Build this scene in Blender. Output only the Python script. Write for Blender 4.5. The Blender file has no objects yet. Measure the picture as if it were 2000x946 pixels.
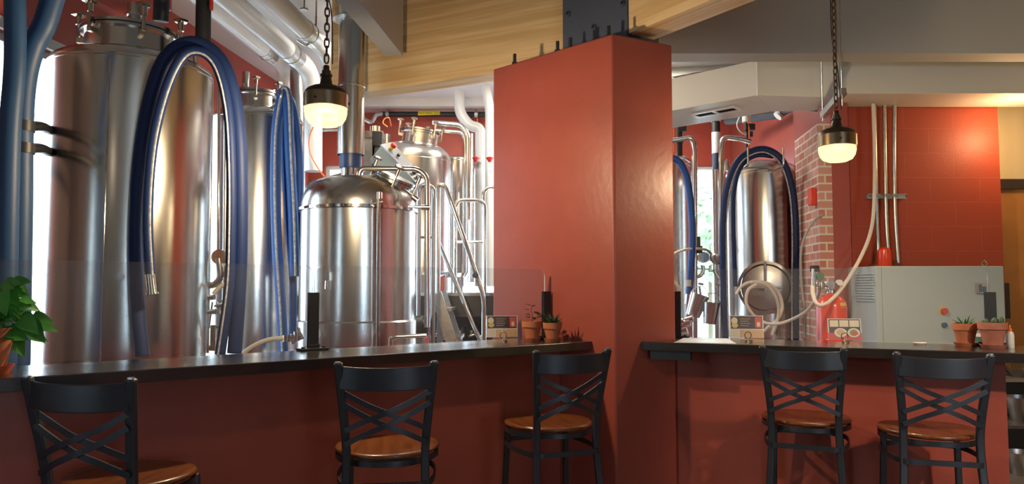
import bpy, bmesh, math, random
from mathutils import Vector, Matrix, Euler
random.seed(7)
PI = math.pi
S = bpy.context.scene
COL = S.collection

# ------------------------------------------------------------------ camera
F = 1450.0                      # focal length in pixels of the 2000 x 946 frame
H = 1.42                        # eye height
TH = math.atan(87 / F)          # pitch
cam_d = bpy.data.cameras.new('camera'); cam = bpy.data.objects.new('camera', cam_d); COL.objects.link(cam)
cam_d.sensor_width = 36; cam_d.lens = F / 2000 * 36; cam_d.clip_start = .05; cam_d.clip_end = 300
cam.location = (0, 0, H); cam.rotation_euler = (PI / 2 + TH, 0, 0)
S.camera = cam

# ------------------------------------------------------------------ world, light, exposure
S.view_settings.view_transform = 'Standard'; S.view_settings.look = 'None'
S.view_settings.gamma = 1; S.view_settings.use_curve_mapping = False
S.view_settings.exposure = 0.3
S.cycles.max_bounces = 10; S.cycles.diffuse_bounces = 4; S.cycles.glossy_bounces = 5
S.cycles.transparent_max_bounces = 16; S.cycles.use_denoising = True
S.cycles.sample_clamp_indirect = 6; S.cycles.caustics_reflective = False; S.cycles.caustics_refractive = False
W = bpy.data.worlds.new('sky'); S.world = W; W.use_nodes = True
wn = W.node_tree.nodes; wl = W.node_tree.links
bg = wn['Background']; tc = wn.new('ShaderNodeTexCoord'); sx = wn.new('ShaderNodeSeparateXYZ'); rp = wn.new('ShaderNodeValToRGB')
wl.new(tc.outputs['Generated'], sx.inputs[0]); wl.new(sx.outputs['Z'], rp.inputs[0]); wl.new(rp.outputs[0], bg.inputs[0])
rp.color_ramp.elements[0].position = 0; rp.color_ramp.elements[0].color = (.62, .80, .92, 1)
rp.color_ramp.elements[1].position = .5; rp.color_ramp.elements[1].color = (.66, .84, 1, 1)
bg.inputs[1].default_value = 13

def ray(x, y):
    dx = (x - 1000) / F; dz = (473 - y) / F
    return Vector((dx, math.cos(TH) - dz * math.sin(TH), math.sin(TH) + dz * math.cos(TH)))
def P(x, y, D):
    """the point at depth D in the room seen at pixel x, y of the photograph (used to measure places)"""
    r = ray(x, y); return Vector((r.x * D / r.y, D, H + r.z * D / r.y))
def Pz(x, y, z):
    r = ray(x, y); k = (z - H) / r.z; return Vector((r.x * k, r.y * k, z))

def lamp(kind, name, loc, energy, color, rot=None, size=.1, size_y=None, spot=None):
    d = bpy.data.lights.new(name, kind); d.energy = energy; d.color = color
    o = bpy.data.objects.new(name, d); COL.objects.link(o); o.location = loc
    if rot: o.rotation_euler = rot
    if kind == 'AREA':
        d.shape = 'RECTANGLE'; d.size = size; d.size_y = size_y or size
    else: d.shadow_soft_size = size
    if spot: d.spot_size = spot; d.spot_blend = .8
    return o
def portal(name, loc, rot, w, h):
    o = lamp('AREA', name, loc, 1, (1, 1, 1), rot, w, h); o.data.cycles.is_portal = True
# ceiling can of the back corner, out of view to the right, washing the block wall
lamp('POINT', 'corner_lamp_light', (3.98, 5.76, 2.66), 12, (1, .62, .3), size=.06)
# unseen warm fill lamps added behind the camera to brighten the bar side
lamp('POINT', 'dining_fill_light', (-1.8, -1.2, 2.9), 4, (1, .80, .58), size=.12)
lamp('SPOT', 'half_wall_fill_spot', (2.9, -.2, 3.6), 520, (1, .74, .5), (math.radians(57), 0, math.radians(5)), size=.1, spot=math.radians(36))  # spot added to lift the red of the right half wall
lamp('AREA', 'brewery_panel_light', (.9, 7.6, 3.74), 85, (1, .93, .82), (0, 0, 0), 1.2, .8)  # unseen area fill added under the ceiling to brighten the brewery
lamp('AREA', 'brewery_fill_light_b', (-.75, 6.6, 3.74), 60, (1, .93, .82), (0, 0, 0), .5, .5)  # second added brewery fill, no fixture in view

# ------------------------------------------------------------------ materials
MATS = {}
def mat(name, col, rough=.5, metal=0, bump=0, bscale=40, emit=None, estr=0, var=0, vscale=6, spec=.5, coat=0):
    if name in MATS: return MATS[name]
    m = bpy.data.materials.new(name); m.use_nodes = True; MATS[name] = m
    n = m.node_tree.nodes; l = m.node_tree.links; b = n['Principled BSDF']
    b.inputs['Base Color'].default_value = (*col, 1); b.inputs['Roughness'].default_value = rough
    b.inputs['Metallic'].default_value = metal; b.inputs['Specular IOR Level'].default_value = spec
    b.inputs['Coat Weight'].default_value = coat; b.inputs['Coat Roughness'].default_value = .15
    if emit: b.inputs['Emission Color'].default_value = (*emit, 1); b.inputs['Emission Strength'].default_value = estr
    t = n.new('ShaderNodeTexCoord')
    if bump:
        x = n.new('ShaderNodeTexNoise'); x.inputs['Scale'].default_value = bscale; x.inputs['Detail'].default_value = 4
        l.new(t.outputs['Object'], x.inputs['Vector'])
        u = n.new('ShaderNodeBump'); u.inputs['Strength'].default_value = bump; u.inputs['Distance'].default_value = .01
        l.new(x.outputs['Fac'], u.inputs['Height']); l.new(u.outputs[0], b.inputs['Normal'])
    if var:
        x = n.new('ShaderNodeTexNoise'); x.inputs['Scale'].default_value = vscale; x.inputs['Detail'].default_value = 5
        l.new(t.outputs['Object'], x.inputs['Vector'])
        r = n.new('ShaderNodeValToRGB'); l.new(x.outputs['Fac'], r.inputs[0])
        r.color_ramp.elements[0].position = .3; r.color_ramp.elements[1].position = .7
        r.color_ramp.elements[0].color = (*[c * (1 - var) for c in col], 1)
        r.color_ramp.elements[1].color = (*[min(1, c * (1 + var)) for c in col], 1)
        l.new(r.outputs[0], b.inputs['Base Color'])
    return m

red = mat('red_paint', (.31, .066, .046), .36, bump=.12, bscale=22, var=.06, vscale=5)
red_back = mat('brewery_red_paint', (.46, .085, .055), .5, bump=.1)
white = mat('white_paint', (.80, .79, .75), .5, bump=.05)
cream = mat('cream_paint', (.66, .55, .33), .6)
greige = mat('greige_drywall', (.45, .44, .40), .7, bump=.08, bscale=60)
ductw = mat('duct_white', (.66, .64, .57), .45, bump=.04)
floor_m = mat('concrete_floor', (.30, .27, .24), .3, var=.12, vscale=2)
steel = mat('stainless_steel', (.60, .58, .55), .21, 1)
steel_s = mat('polished_steel', (.66, .65, .63), .1, 1)
steel_d = mat('dull_steel', (.42, .41, .40), .32, 1)
galv = mat('galvanised_steel', (.55, .55, .52), .35, 1, var=.15, vscale=20)
blackm = mat('black_powder_coat', (.014, .017, .026), .38, spec=.6)
blackp = mat('black_plastic', (.010, .011, .013), .45)
rubber = mat('black_rubber_insulation', (.012, .014, .018), .6)
darksteel = mat('dark_blue_steel_paint', (.07, .085, .125), .4)
bartop = mat('black_stained_bar_top', (.018, .015, .014), .22, var=.3, spec=.8, coat=.5)
terra = mat('terracotta', (.42, .13, .055), .75, var=.15, vscale=15)
terra2 = mat('pale_terracotta', (.36, .13, .085), .8, var=.2, vscale=15)
soil = mat('potting_soil', (.03, .02, .012), .9, bump=.8)
leafm = mat('pothos_leaf', (.05, .22, .035), .35, var=.4, vscale=9)
succ = mat('dark_succulent', (.03, .07, .03), .5, var=.3)
succl = mat('pale_jade_leaf', (.16, .2, .08), .45, var=.2)
stemm = mat('plant_stem', (.1, .09, .04), .7)
hoseb = mat('blue_rubber_hose', (.009, .024, .095), .55, spec=.3, bump=.05, bscale=120)
hosel = mat('backlit_blue_rubber_hose', (.015, .075, .29), .5, spec=.4)  # blue hose rubber with its backlight put into a lighter colour
hosed = mat('deep_blue_trunk_hose', (.015, .06, .16), .5)
stripe = mat('grey_white_hose_stripe', (.4, .42, .46), .6, var=.4, vscale=50)
hosew = mat('white_tubing', (.68, .62, .54), .45)
pvc = mat('white_pvc', (.74, .75, .75), .3)
brass_w = mat('warm_stainless', (.60, .54, .44), .22, 1)
brass = mat('aged_brass', (.25, .19, .12), .28, 1)
bronze = mat('oil_rubbed_bronze', (.05, .038, .028), .4, .6)
chainm = mat('rusty_chain_steel', (.12, .075, .045), .5, .7)
glow = bpy.data.materials.new('lit_opal_glass'); glow.use_nodes = True
def _glow():
    n = glow.node_tree.nodes; l = glow.node_tree.links; n.clear()
    o = n.new('ShaderNodeOutputMaterial'); mx = n.new('ShaderNodeMixShader'); e = n.new('ShaderNodeEmission'); t = n.new('ShaderNodeBsdfTransparent')
    e.inputs[0].default_value = (1, .73, .36, 1); e.inputs[1].default_value = 1.75; mx.inputs[0].default_value = .55
    l.new(t.outputs[0], mx.inputs[1]); l.new(e.outputs[0], mx.inputs[2]); l.new(mx.outputs[0], o.inputs[0])
_glow()
orange = mat('orange_airline', (.8, .17, .03), .5)
yellow = mat('yellow_label', (.75, .62, .03), .5)
ink = mat('black_ink', (.01, .01, .01), .6)
cabg = mat('grey_enamel', (.40, .47, .47), .45, bump=.03)
redgl = mat('red_gloss_enamel', (.6, .045, .012), .25)
redbtn = mat('red_button', (.6, .03, .02), .4)
bluebtn = mat('blue_button', (.02, .10, .22), .4)
card_w = mat('white_card', (.62, .58, .55), .4)
card_d = mat('dark_card_print', (.03, .012, .012), .35)
card_t = mat('tan_card_print', (.55, .36, .2), .5)
card_c = mat('cream_card_print', (.62, .55, .4), .5)
card_r = mat('red_card_print', (.5, .06, .05), .45)
card_y = mat('yellow_food_print', (.6, .42, .1), .5)
card_g = mat('green_food_print', (.2, .26, .08), .5)
paper = mat('white_paper', (.72, .76, .8), .3)
doorw = mat('varnished_door_wood', (.46, .20, .05), .35, var=.2, vscale=3)
brown = mat('dark_brown_frame', (.035, .022, .016), .5)
bottlem = mat('milky_plastic', (.6, .62, .58), .35)
greenb = mat('green_valve_paint', (.05, .14, .09), .5)
foliage_m = mat('outdoor_foliage', (.3, .42, .25), .8)
gravel = mat('pale_outdoor_ground', (.45, .46, .44), .9)

def wood(name, c1, c2, stretch=(1, 14, 14), sc=2.2, rough=.5, coat=0):
    m = bpy.data.materials.new(name); m.use_nodes = True; MATS[name] = m
    n = m.node_tree.nodes; l = m.node_tree.links; b = n['Principled BSDF']; b.inputs['Roughness'].default_value = rough
    b.inputs['Coat Weight'].default_value = coat
    t = n.new('ShaderNodeTexCoord'); mp = n.new('ShaderNodeMapping'); mp.inputs['Scale'].default_value = stretch
    x = n.new('ShaderNodeTexNoise'); x.inputs['Scale'].default_value = sc; x.inputs['Detail'].default_value = 8; x.inputs['Distortion'].default_value = .6
    r = n.new('ShaderNodeValToRGB'); l.new(t.outputs['Object'], mp.inputs[0]); l.new(mp.outputs[0], x.inputs['Vector']); l.new(x.outputs['Fac'], r.inputs[0])
    r.color_ramp.elements[0].position = .35; r.color_ramp.elements[0].color = (*c2, 1)
    r.color_ramp.elements[1].position = .6; r.color_ramp.elements[1].color = (*c1, 1)
    l.new(r.outputs[0], b.inputs['Base Color'])
    bp = n.new('ShaderNodeBump'); bp.inputs['Strength'].default_value = .15; bp.inputs['Distance'].default_value = .01
    l.new(x.outputs['Fac'], bp.inputs['Height']); l.new(bp.outputs[0], b.inputs['Normal'])
    return m
beamwood = wood('glulam_timber', (.74, .53, .28), (.58, .37, .16), (.5, 14, 16), 1.6, .55)
seatwood = wood('honey_stained_seat_wood', (.17, .052, .014), (.10, .029, .008), (12, 1, 12), 3, .3, .25)

def blocks(name, c1, c2, mortar, bw, rh, ms, shift=(0, 0, 0), rough=.5, bumpd=.4, offs=.5):
    m = bpy.data.materials.new(name); m.use_nodes = True; MATS[name] = m
    n = m.node_tree.nodes; l = m.node_tree.links; b = n['Principled BSDF']; b.inputs['Roughness'].default_value = rough
    t = n.new('ShaderNodeTexCoord'); s = n.new('ShaderNodeSeparateXYZ'); l.new(t.outputs['Object'], s.inputs[0])
    a = n.new('ShaderNodeMath'); l.new(s.outputs['X'], a.inputs[0]); l.new(s.outputs['Y'], a.inputs[1])
    c = n.new('ShaderNodeCombineXYZ'); l.new(a.outputs[0], c.inputs['X']); l.new(s.outputs['Z'], c.inputs['Y'])
    mp = n.new('ShaderNodeMapping'); mp.inputs['Location'].default_value = shift; l.new(c.outputs[0], mp.inputs[0])
    k = n.new('ShaderNodeTexBrick'); l.new(mp.outputs[0], k.inputs['Vector'])
    k.inputs['Scale'].default_value = 1; k.inputs['Brick Width'].default_value = bw; k.inputs['Row Height'].default_value = rh
    k.inputs['Mortar Size'].default_value = ms; k.inputs['Mortar Smooth'].default_value = .2; k.offset = offs
    k.inputs['Color1'].default_value = (*c1, 1); k.inputs['Color2'].default_value = (*c2, 1); k.inputs['Mortar'].default_value = (*mortar, 1)
    l.new(k.outputs['Color'], b.inputs['Base Color'])
    bp = n.new('ShaderNodeBump'); bp.invert = True; bp.inputs['Strength'].default_value = bumpd; bp.inputs['Distance'].default_value = .01
    l.new(k.outputs['Fac'], bp.inputs['Height'])
    ns = n.new('ShaderNodeTexNoise'); ns.inputs['Scale'].default_value = 90; l.new(t.outputs['Object'], ns.inputs['Vector'])
    b2 = n.new('ShaderNodeBump'); b2.inputs['Strength'].default_value = .25; b2.inputs['Distance'].default_value = .004
    l.new(ns.outputs['Fac'], b2.inputs['Height']); l.new(bp.outputs[0], b2.inputs['Normal']); l.new(b2.outputs[0], b.inputs['Normal'])
    return m
blockm = blocks('red_painted_block', (.37, .055, .022), (.35, .052, .021), (.40, .075, .04), .4064, .2032, .0035, (-.165, .119, 0))
brickm = blocks('pink_brick', (.42, .14, .095), (.52, .27, .22), (.60, .54, .47), .205, .068, .008, (0, 0, 0), .8)

def glass_mat():
    m = bpy.data.materials.new('clear_acrylic'); m.use_nodes = True; n = m.node_tree.nodes; l = m.node_tree.links; n.clear()
    o = n.new('ShaderNodeOutputMaterial'); mix = n.new('ShaderNodeMixShader'); fr = n.new('ShaderNodeFresnel'); fr.inputs[0].default_value = 1.4
    tr = n.new('ShaderNodeBsdfTransparent'); tr.inputs[0].default_value = (.93, .94, .95, 1)
    gl = n.new('ShaderNodeBsdfGlossy'); gl.inputs['Roughness'].default_value = .02
    df = n.new('ShaderNodeBsdfDiffuse'); df.inputs[0].default_value = (.8, .82, .85, 1)
    m2 = n.new('ShaderNodeMixShader'); m2.inputs[0].default_value = .035
    l.new(tr.outputs[0], m2.inputs[1]); l.new(df.outputs[0], m2.inputs[2])
    ge = n.new('ShaderNodeNewGeometry'); iv = n.new('ShaderNodeMath'); iv.operation = 'SUBTRACT'; iv.inputs[0].default_value = 1
    ml = n.new('ShaderNodeMath'); ml.operation = 'MULTIPLY'; l.new(ge.outputs['Backfacing'], iv.inputs[1]); l.new(iv.outputs[0], ml.inputs[0]); l.new(fr.outputs[0], ml.inputs[1])
    l.new(ml.outputs[0], mix.inputs[0]); l.new(m2.outputs[0], mix.inputs[1]); l.new(gl.outputs[0], mix.inputs[2]); l.new(mix.outputs[0], o.inputs[0])
    return m
glassm = glass_mat()
glassedge = mat('polished_acrylic_edge', (.55, .62, .66), .25)

# ------------------------------------------------------------------ mesh helpers
class MB:
    def __init__(s): s.v = []; s.f = []; s.mi = []
    def add(s, vs, fs, mi=0):
        k = len(s.v); s.v += [tuple(v) for v in vs]; s.f += [tuple(i + k for i in f) for f in fs]; s.mi += [mi] * len(fs); return s
    def box(s, c, d, rz=0, M=None, mi=0):
        vs = [Vector((x * d[0] / 2, y * d[1] / 2, z * d[2] / 2)) for x in (-1, 1) for y in (-1, 1) for z in (-1, 1)]
        R = M.to_3x3() if M else Matrix.Rotation(rz, 3, 'Z')
        vs = [R @ v + Vector(c) for v in vs]
        return s.add(vs, [(0, 1, 3, 2), (4, 6, 7, 5), (0, 4, 5, 1), (2, 3, 7, 6), (0, 2, 6, 4), (1, 5, 7, 3)], mi)
    def lohi(s, a, b, mi=0):
        return s.box([(a[i] + b[i]) / 2 for i in range(3)], [abs(b[i] - a[i]) for i in range(3)], mi=mi)
    def prism(s, poly, z0, z1, mi=0, M=None):
        n = len(poly); vs = [Vector((p[0], p[1], z0)) for p in poly] + [Vector((p[0], p[1], z1)) for p in poly]
        if M: vs = [M @ v for v in vs]
        return s.add(vs, [tuple(range(n))[::-1], tuple(range(n, 2 * n))] + [(i, (i + 1) % n, n + (i + 1) % n, n + i) for i in range(n)], mi)
    def lathe(s, prof, c=(0, 0, 0), seg=32, M=None, mi=0, caps=True):
        vs = []; fs = []; c = Vector(c)
        for r, z in prof:
            for k in range(seg):
                a = 2 * PI * k / seg; v = Vector((r * math.cos(a), r * math.sin(a), z)); vs.append((M @ v if M else v) + c)
        for i in range(len(prof) - 1):
            for k in range(seg):
                q = (k + 1) % seg; fs.append((i * seg + k, i * seg + q, (i + 1) * seg + q, (i + 1) * seg + k))
        if caps:
            if prof[0][0] > 1e-4: fs.append(tuple(range(seg))[::-1])
            if prof[-1][0] > 1e-4: fs.append(tuple(range((len(prof) - 1) * seg, len(prof) * seg)))
        return s.add(vs, fs, mi)
    def cyl(s, a, b, r, seg=16, r2=None, mi=0):
        a = Vector(a); b = Vector(b); d = b - a; M = d.to_track_quat('Z', 'Y').to_matrix()
        return s.lathe([(r, 0), (r if r2 is None else r2, d.length)], a, seg, M, mi)
    def tube(s, pts, r, seg=10, closed=False, mi=0, flat=None, up=None, offs=0):
        """flat = (width, thickness): a flat bar instead of a round one"""
        pts = [Vector(p) for p in pts]; n = len(pts); T = []
        for i in range(n):
            if closed: t = pts[(i + 1) % n] - pts[i - 1]
            else: t = pts[min(i + 1, n - 1)] - pts[max(i - 1, 0)]
            T.append(t.normalized() if t.length > 1e-9 else Vector((0, 0, 1)))
        N = Vector(up) if up else (Vector((0, 0, 1)) if abs(T[0].z) < .9 else Vector((1, 0, 0)))
        vs = []; fs = []
        for i in range(n):
            if up: N = Vector(up)
            N = (N - T[i] * N.dot(T[i])); N = N.normalized() if N.length > 1e-6 else T[i].orthogonal().normalized()
            B = T[i].cross(N)
            if flat:
                w, h = flat; ring = [(-w / 2, -h / 2), (w / 2, -h / 2), (w / 2, h / 2), (-w / 2, h / 2)]
                for x, y in ring: vs.append(pts[i] + B * x + N * y)
            else:
                rr = r[i] if isinstance(r, (list, tuple)) else r
                for k in range(seg):
                    a = 2 * PI * k / seg; vs.append(pts[i] + (N * math.cos(a) + B * math.sin(a)) * rr)
        sg = 4 if flat else seg
        m = n if closed else n - 1
        for i in range(m):
            j = (i + 1) % n
            for k in range(sg):
                q = (k + 1) % sg; fs.append((i * sg + k, i * sg + q, j * sg + q, j * sg + k))
        if not closed: fs += [tuple(range(sg))[::-1], tuple(range((n - 1) * sg, n * sg))]
        return s.add(vs, fs, mi)
    def build(s, name, m, parent=None, smooth=True, bevel=0, ang=35):
        me = bpy.data.meshes.new(name); me.from_pydata(s.v, [], s.f)
        bm = bmesh.new(); bm.from_mesh(me); bmesh.ops.recalc_face_normals(bm, faces=bm.faces)
        for f, k in zip(bm.faces, s.mi): f.material_index = k; f.smooth = smooth
        bm.to_mesh(me); bm.free()
        for x in (m if isinstance(m, (list, tuple)) else [m]): me.materials.append(x)
        if smooth: me.set_sharp_from_angle(angle=math.radians(ang))
        o = bpy.data.objects.new(name, me); COL.objects.link(o)
        if parent: o.parent = parent
        if bevel:
            b = o.modifiers.new('bevel', 'BEVEL'); b.width = bevel; b.segments = 2; b.limit_method = 'ANGLE'; b.angle_limit = .7
        return o

def cr(pts, n=8, closed=False):
    """smooth curve through points"""
    p = [Vector(q) for q in pts]; out = []; m = len(p)
    for i in range(m if closed else m - 1):
        a = p[i - 1] if (i or closed) else p[0]; b = p[i]; c = p[(i + 1) % m]; d = p[(i + 2) % m] if (closed or i + 2 < m) else p[-1]
        for k in range(n):
            t = k / n; out.append(.5 * ((2 * b) + (c - a) * t + (2 * a - 5 * b + 4 * c - d) * t * t + (3 * b - a - 3 * c + d) * t ** 3))
    if not closed: out.append(p[-1])
    return out
def fillet(pts, r, n=6):
    """polyline with rounded corners"""
    p = [Vector(q) for q in pts]; out = [p[0]]
    for i in range(1, len(p) - 1):
        a = (p[i - 1] - p[i]); b = (p[i + 1] - p[i]); q = min(r, a.length * .49, b.length * .49)
        A = p[i] + a.normalized() * q; B = p[i] + b.normalized() * q
        for k in range(n + 1):
            t = k / n; out.append(A * (1 - t) ** 2 + p[i] * 2 * t * (1 - t) + B * t * t)
    out.append(p[-1]); return out

def tag(o, label=None, cat=None, group=None, kind=None):
    if label: o['label'] = label
    if cat: o['category'] = cat
    if group: o['group'] = group
    if kind: o['kind'] = kind
    return o
def thing(name, label, cat, loc=(0, 0, 0), rz=0, group=None):
    o = bpy.data.objects.new(name, None); COL.objects.link(o); o.location = loc; o.rotation_euler = (0, 0, rz)
    return tag(o, label, cat, group)
def kids(o): return [c for c in bpy.data.objects if c.parent == o]
def dup(root, loc, rz, label, group=None):
    r = root.copy(); COL.objects.link(r); r.location = loc; r.rotation_euler = (0, 0, rz); r['label'] = label
    if group: r['group'] = group
    for ch in kids(root):
        c = ch.copy(); COL.objects.link(c); c.parent = r
        for g in kids(ch):
            d = g.copy(); COL.objects.link(d); d.parent = c
    return r
def struct(name, mb, m, smooth=False, bevel=0):
    o = mb.build(name, m, smooth=smooth, bevel=bevel); o['kind'] = 'structure'; return o
def text_mesh(name, body, size, m, parent, M):
    cu = bpy.data.curves.new(name, 'FONT'); cu.body = body; cu.size = size; cu.align_x = 'CENTER'; cu.align_y = 'CENTER'; cu.extrude = .0008
    t = bpy.data.objects.new('tmp', cu); COL.objects.link(t); bpy.context.view_layer.update()
    me = bpy.data.meshes.new_from_object(t.evaluated_get(bpy.context.evaluated_depsgraph_get())); bpy.data.objects.remove(t)
    me.materials.clear(); me.materials.append(m); me.transform(M)
    o = bpy.data.objects.new(name, me); COL.objects.link(o); o.parent = parent; return o
def xf(n, x, y, z):
    """matrix with Y axis facing along n (horizontal), origin x,y,z: local x right, local y = up"""
    nx = Vector(n).normalized(); up = Vector((0, 0, 1)); rt = up.cross(nx).normalized()
    return Matrix(((rt.x, up.x, nx.x, x), (rt.y, up.y, nx.y, y), (rt.z, up.z, nx.z, z), (0, 0, 0, 1)))

# ================================================================== THE SETTING
XL = lambda d: -3.1 + (d - 4.5) * .1          # left brewery wall leans away slightly
BW = 9.5                                      # back wall depth
CE = 3.78                                     # ceiling
struct('floor', MB().lohi((-6, -5.6, -.1), (7.5, 9.8, 0)), floor_m)
struct('ceiling', MB().lohi((-6, -5.6, CE), (7.5, 9.8, CE + .12)), white)

def wall_with_holes(name, p0, p1, z0, z1, holes, th, m):
    """wall from p0 to p1 (plan), holes = (s0, s1, z0, z1) along its length"""
    p0 = Vector((*p0, 0)); p1 = Vector((*p1, 0)); d = (p1 - p0); L = d.length; d.normalize(); nrm = Vector((-d.y, d.x, 0)); rz = math.atan2(d.y, d.x)
    mb = MB(); s = 0
    def seg(a, b, za, zb):
        if b - a > .001 and zb - za > .001:
            c = p0 + d * (a + b) / 2 + nrm * th / 2; mb.box((c.x, c.y, (za + zb) / 2), (b - a, th, zb - za), rz)
    for h in sorted(holes):
        seg(s, h[0], z0, z1); seg(h[0], h[1], z0, h[2]); seg(h[0], h[1], h[3], z1); s = h[1]
    seg(s, L, z0, z1)
    return struct(name, mb, m)
def window_unit(name, p0, p1, s0, s1, z0, z1, fm, inset=.06, muntins=1, fw=.05):
    p0 = Vector((*p0, 0)); p1 = Vector((*p1, 0)); d = (p1 - p0).normalized(); nrm = Vector((-d.y, d.x, 0)); rz = math.atan2(d.y, d.x)
    mb = MB()
    def b(a, c, za, zb):
        q = p0 + d * (a + c) / 2 + nrm * inset; mb.box((q.x, q.y, (za + zb) / 2), (c - a, .05, zb - za), rz)
    b(s0, s1, z1 - fw, z1); b(s0, s1, z0, z0 + fw); b(s0, s0 + fw, z0 + fw, z1 - fw); b(s1 - fw, s1, z0 + fw, z1 - fw)
    for k in range(muntins):
        c = s0 + (s1 - s0) * (k + 1) / (muntins + 1); b(c - .02, c + .02, z0 + fw, z1 - fw)
    o = struct(name, mb, fm)
    q = p0 + d * (s0 + s1) / 2 + nrm * (inset + .01)
    g = MB().box((q.x, q.y, (z0 + z1) / 2), (s1 - s0 - 2 * fw, .006, z1 - z0 - 2 * fw), rz).build('window_pane', glassm, o, smooth=False)
    ctr = p0 + d * (s0 + s1) / 2 + nrm * .2
    return ctr, rz
# left brewery wall, its outside is at -X ; run from far to near so that the normal points outwards
LW0 = (XL(9.5), 9.5); LW1 = (XL(2.2), 2.2)
def s_left(d): return (9.5 - d) * math.hypot(1, .1)
# direction far->near is (-.1,-1): its left-hand normal is (+1,-.1) = inside, so build near->far and shift
LWa = (XL(2.2), 2.2); LWb = (XL(9.5), 9.5)
def sl(d): return (d - 2.2) * math.hypot(1, .1)
WZ = 2.98
LWm = (XL(4.1), 4.1)
wall_with_holes('wall_left', LWm, LWb, 0, CE, [(sl(4.25) - sl(4.1), sl(5.35) - sl(4.1), .7, WZ), (sl(5.9) - sl(4.1), sl(8.9) - sl(4.1), .7, WZ)], .2, red_back)
wall_with_holes('wall_left_near', LWa, LWm, 0, CE, [], .2, mat('reflection_mauve', (.20, .13, .125), .6))  # unseen stretch, coloured to mute its reflection in the largest fermenter
window_unit('window_1', LWa, LWb, sl(4.25), sl(5.35), .7, WZ, white, muntins=0)
window_unit('window_2', LWa, LWb, sl(5.9), sl(8.9), .7, WZ, white, muntins=2)
portal('window_portal', (XL(4.8) - .28, 4.8, 1.84), (0, -PI / 2, 0), 2.28, 1.1)
portal('window_portal', (XL(7.4) - .36, 7.4, 1.84), (0, -PI / 2, 0), 2.28, 3.0)
# white band over the left window
t = MB(); a = Vector((XL(2.6) + .02, 2.6, WZ + .035)); b = Vector((XL(5.45) + .02, 5.45, WZ + .035))
t.tube([a, b], 0, flat=(.07, .03), up=(1, 0, 0)); struct('trim_1', t, white)

# back wall with three windows, plus one added behind the pillar for daylight
def xb(x): return (x - 1000) / F * BW * .9985
holes = [(xb(632), xb(712), .6, 2.98), (xb(868), xb(1010), 1.0, 2.98), (xb(1040), xb(1280), .6, 2.98), (xb(1346), xb(1404), .3, 2.98)]
off = -XL(9.5)
wall_with_holes('wall_back', (XL(9.5), BW), (3.4, BW), 0, CE, [(h[0] + off, h[1] + off, h[2], h[3]) for h in holes], .2, red_back)
for k, h in enumerate(holes):
    window_unit('window_%d' % (k + 3), (XL(9.5), BW), (3.4, BW), h[0] + off, h[1] + off, h[2], h[3], white, muntins=0)
    portal('window_portal', ((h[0] + h[1]) / 2, BW + .25, (h[2] + h[3]) / 2), (-PI / 2, 0, 0), h[1] - h[0], h[3] - h[2])
# white soffit along the top of the back wall
struct('trim_2', MB().lohi((-2.3, BW - .35, 3.67), (2.4, BW, CE)), white)
# wall right of the fermenter, its plastered end and the brick pier in front of it
struct('wall_right', MB().lohi((2.56, 5.9, 0), (2.70, 6.68, CE)), red)
struct('wall_right_far', MB().lohi((2.82, 6.3, 0), (2.98, BW, CE)), red)
pier = MB().prism([(2.455, 5.9), (2.56, 5.9), (2.56, 6.62), (2.545, 6.62)], 0, 2.73)
struct('wall_brick', pier, brickm)
struct('wall_block', MB().lohi((2.70, 6.07, 0), (4.02, 6.3, CE)), blockm)
struct('wall_corner', MB().lohi((4.02, 6.3, 2.335), (5.2, 6.45, CE)).lohi((5.0, 6.3, 0), (5.2, 6.45, 2.335)).lohi((5.0, 2.0, 0), (5.2, 6.3, CE)), cream)
# door beyond the block wall
dr = struct('door_1', MB().lohi((4.135, 6.32, 0), (4.98, 6.37, 2.25)), doorw)
MB().lohi((4.02, 6.28, 2.25), (5.0, 6.42, 2.335)).lohi((4.02, 6.28, 0), (4.085, 6.42, 2.25)).build('door_frame', brown, dr, smooth=False)
MB().lohi((4.125, 6.30, 1.93), (4.165, 6.325, 2.08)).build('hinge', blackm, dr, smooth=False)
MB().lohi((4.09, 6.28, 1.15), (4.2, 6.32, 1.45)).build('latch_plate', blackm, dr, smooth=False)

# dining room around and behind the camera
DW0 = (-4.2, -5.2)
wall_with_holes('wall_dining_back', (5.2, -5.2), (-4.2, -5.2), 0, CE, [(.9, 2.5, .9, 2.7)], .2, greige)
window_unit('window_6', (5.2, -5.2), (-4.2, -5.2), .9, 2.5, .9, 2.7, brown, muntins=1)
portal('window_portal', (3.5, -5.45, 1.8), (PI / 2, 0, 0), 1.6, 1.8)
portal('window_portal', (-4.45, -1.3, 1.8), (0, -PI / 2, 0), 1.8, 1.0)
wall_with_holes('wall_dining_left', (-4.2, -5.2), (-4.2, 2.2), 0, CE, [(3.4, 4.4, .9, 2.7)], .2, greige)
window_unit('window_7', (-4.2, -5.2), (-4.2, 2.2), 3.4, 4.4, .9, 2.7, brown, muntins=1)
struct('wall_dining_corner', MB().lohi((-4.2, 2.2, 0), (XL(2.2) - .0, 2.4, CE)), greige)
struct('wall_dining_right', MB().lohi((5.2, -5.2, 0), (5.4, 2.0, CE)), red)
struct('baseboard_back', MB().lohi((-4.2, -5.2, 0), (5.2, -5.17, 1.1)), red)

# drywall header, joist
struct('trim_3', MB().lohi((.82, 5.25, 3.095), (5.2, 5.45, CE)), greige)
j = MB(); a = Pz(700, 0, 3.16); b = Pz(787, 109, 3.16); c2 = Pz(757, 119, 3.16); d2 = Pz(650, 0, 3.16)
dirj = (b - a).normalized(); wv = .135
back = a - dirj * 3.4; lv = Vector((-dirj.y, dirj.x, 0)) * wv
q = [back, b, b + lv, back + lv]
struct('trim_4', j.prism([(p.x, p.y) for p in q], 3.16, CE), greige)

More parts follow.
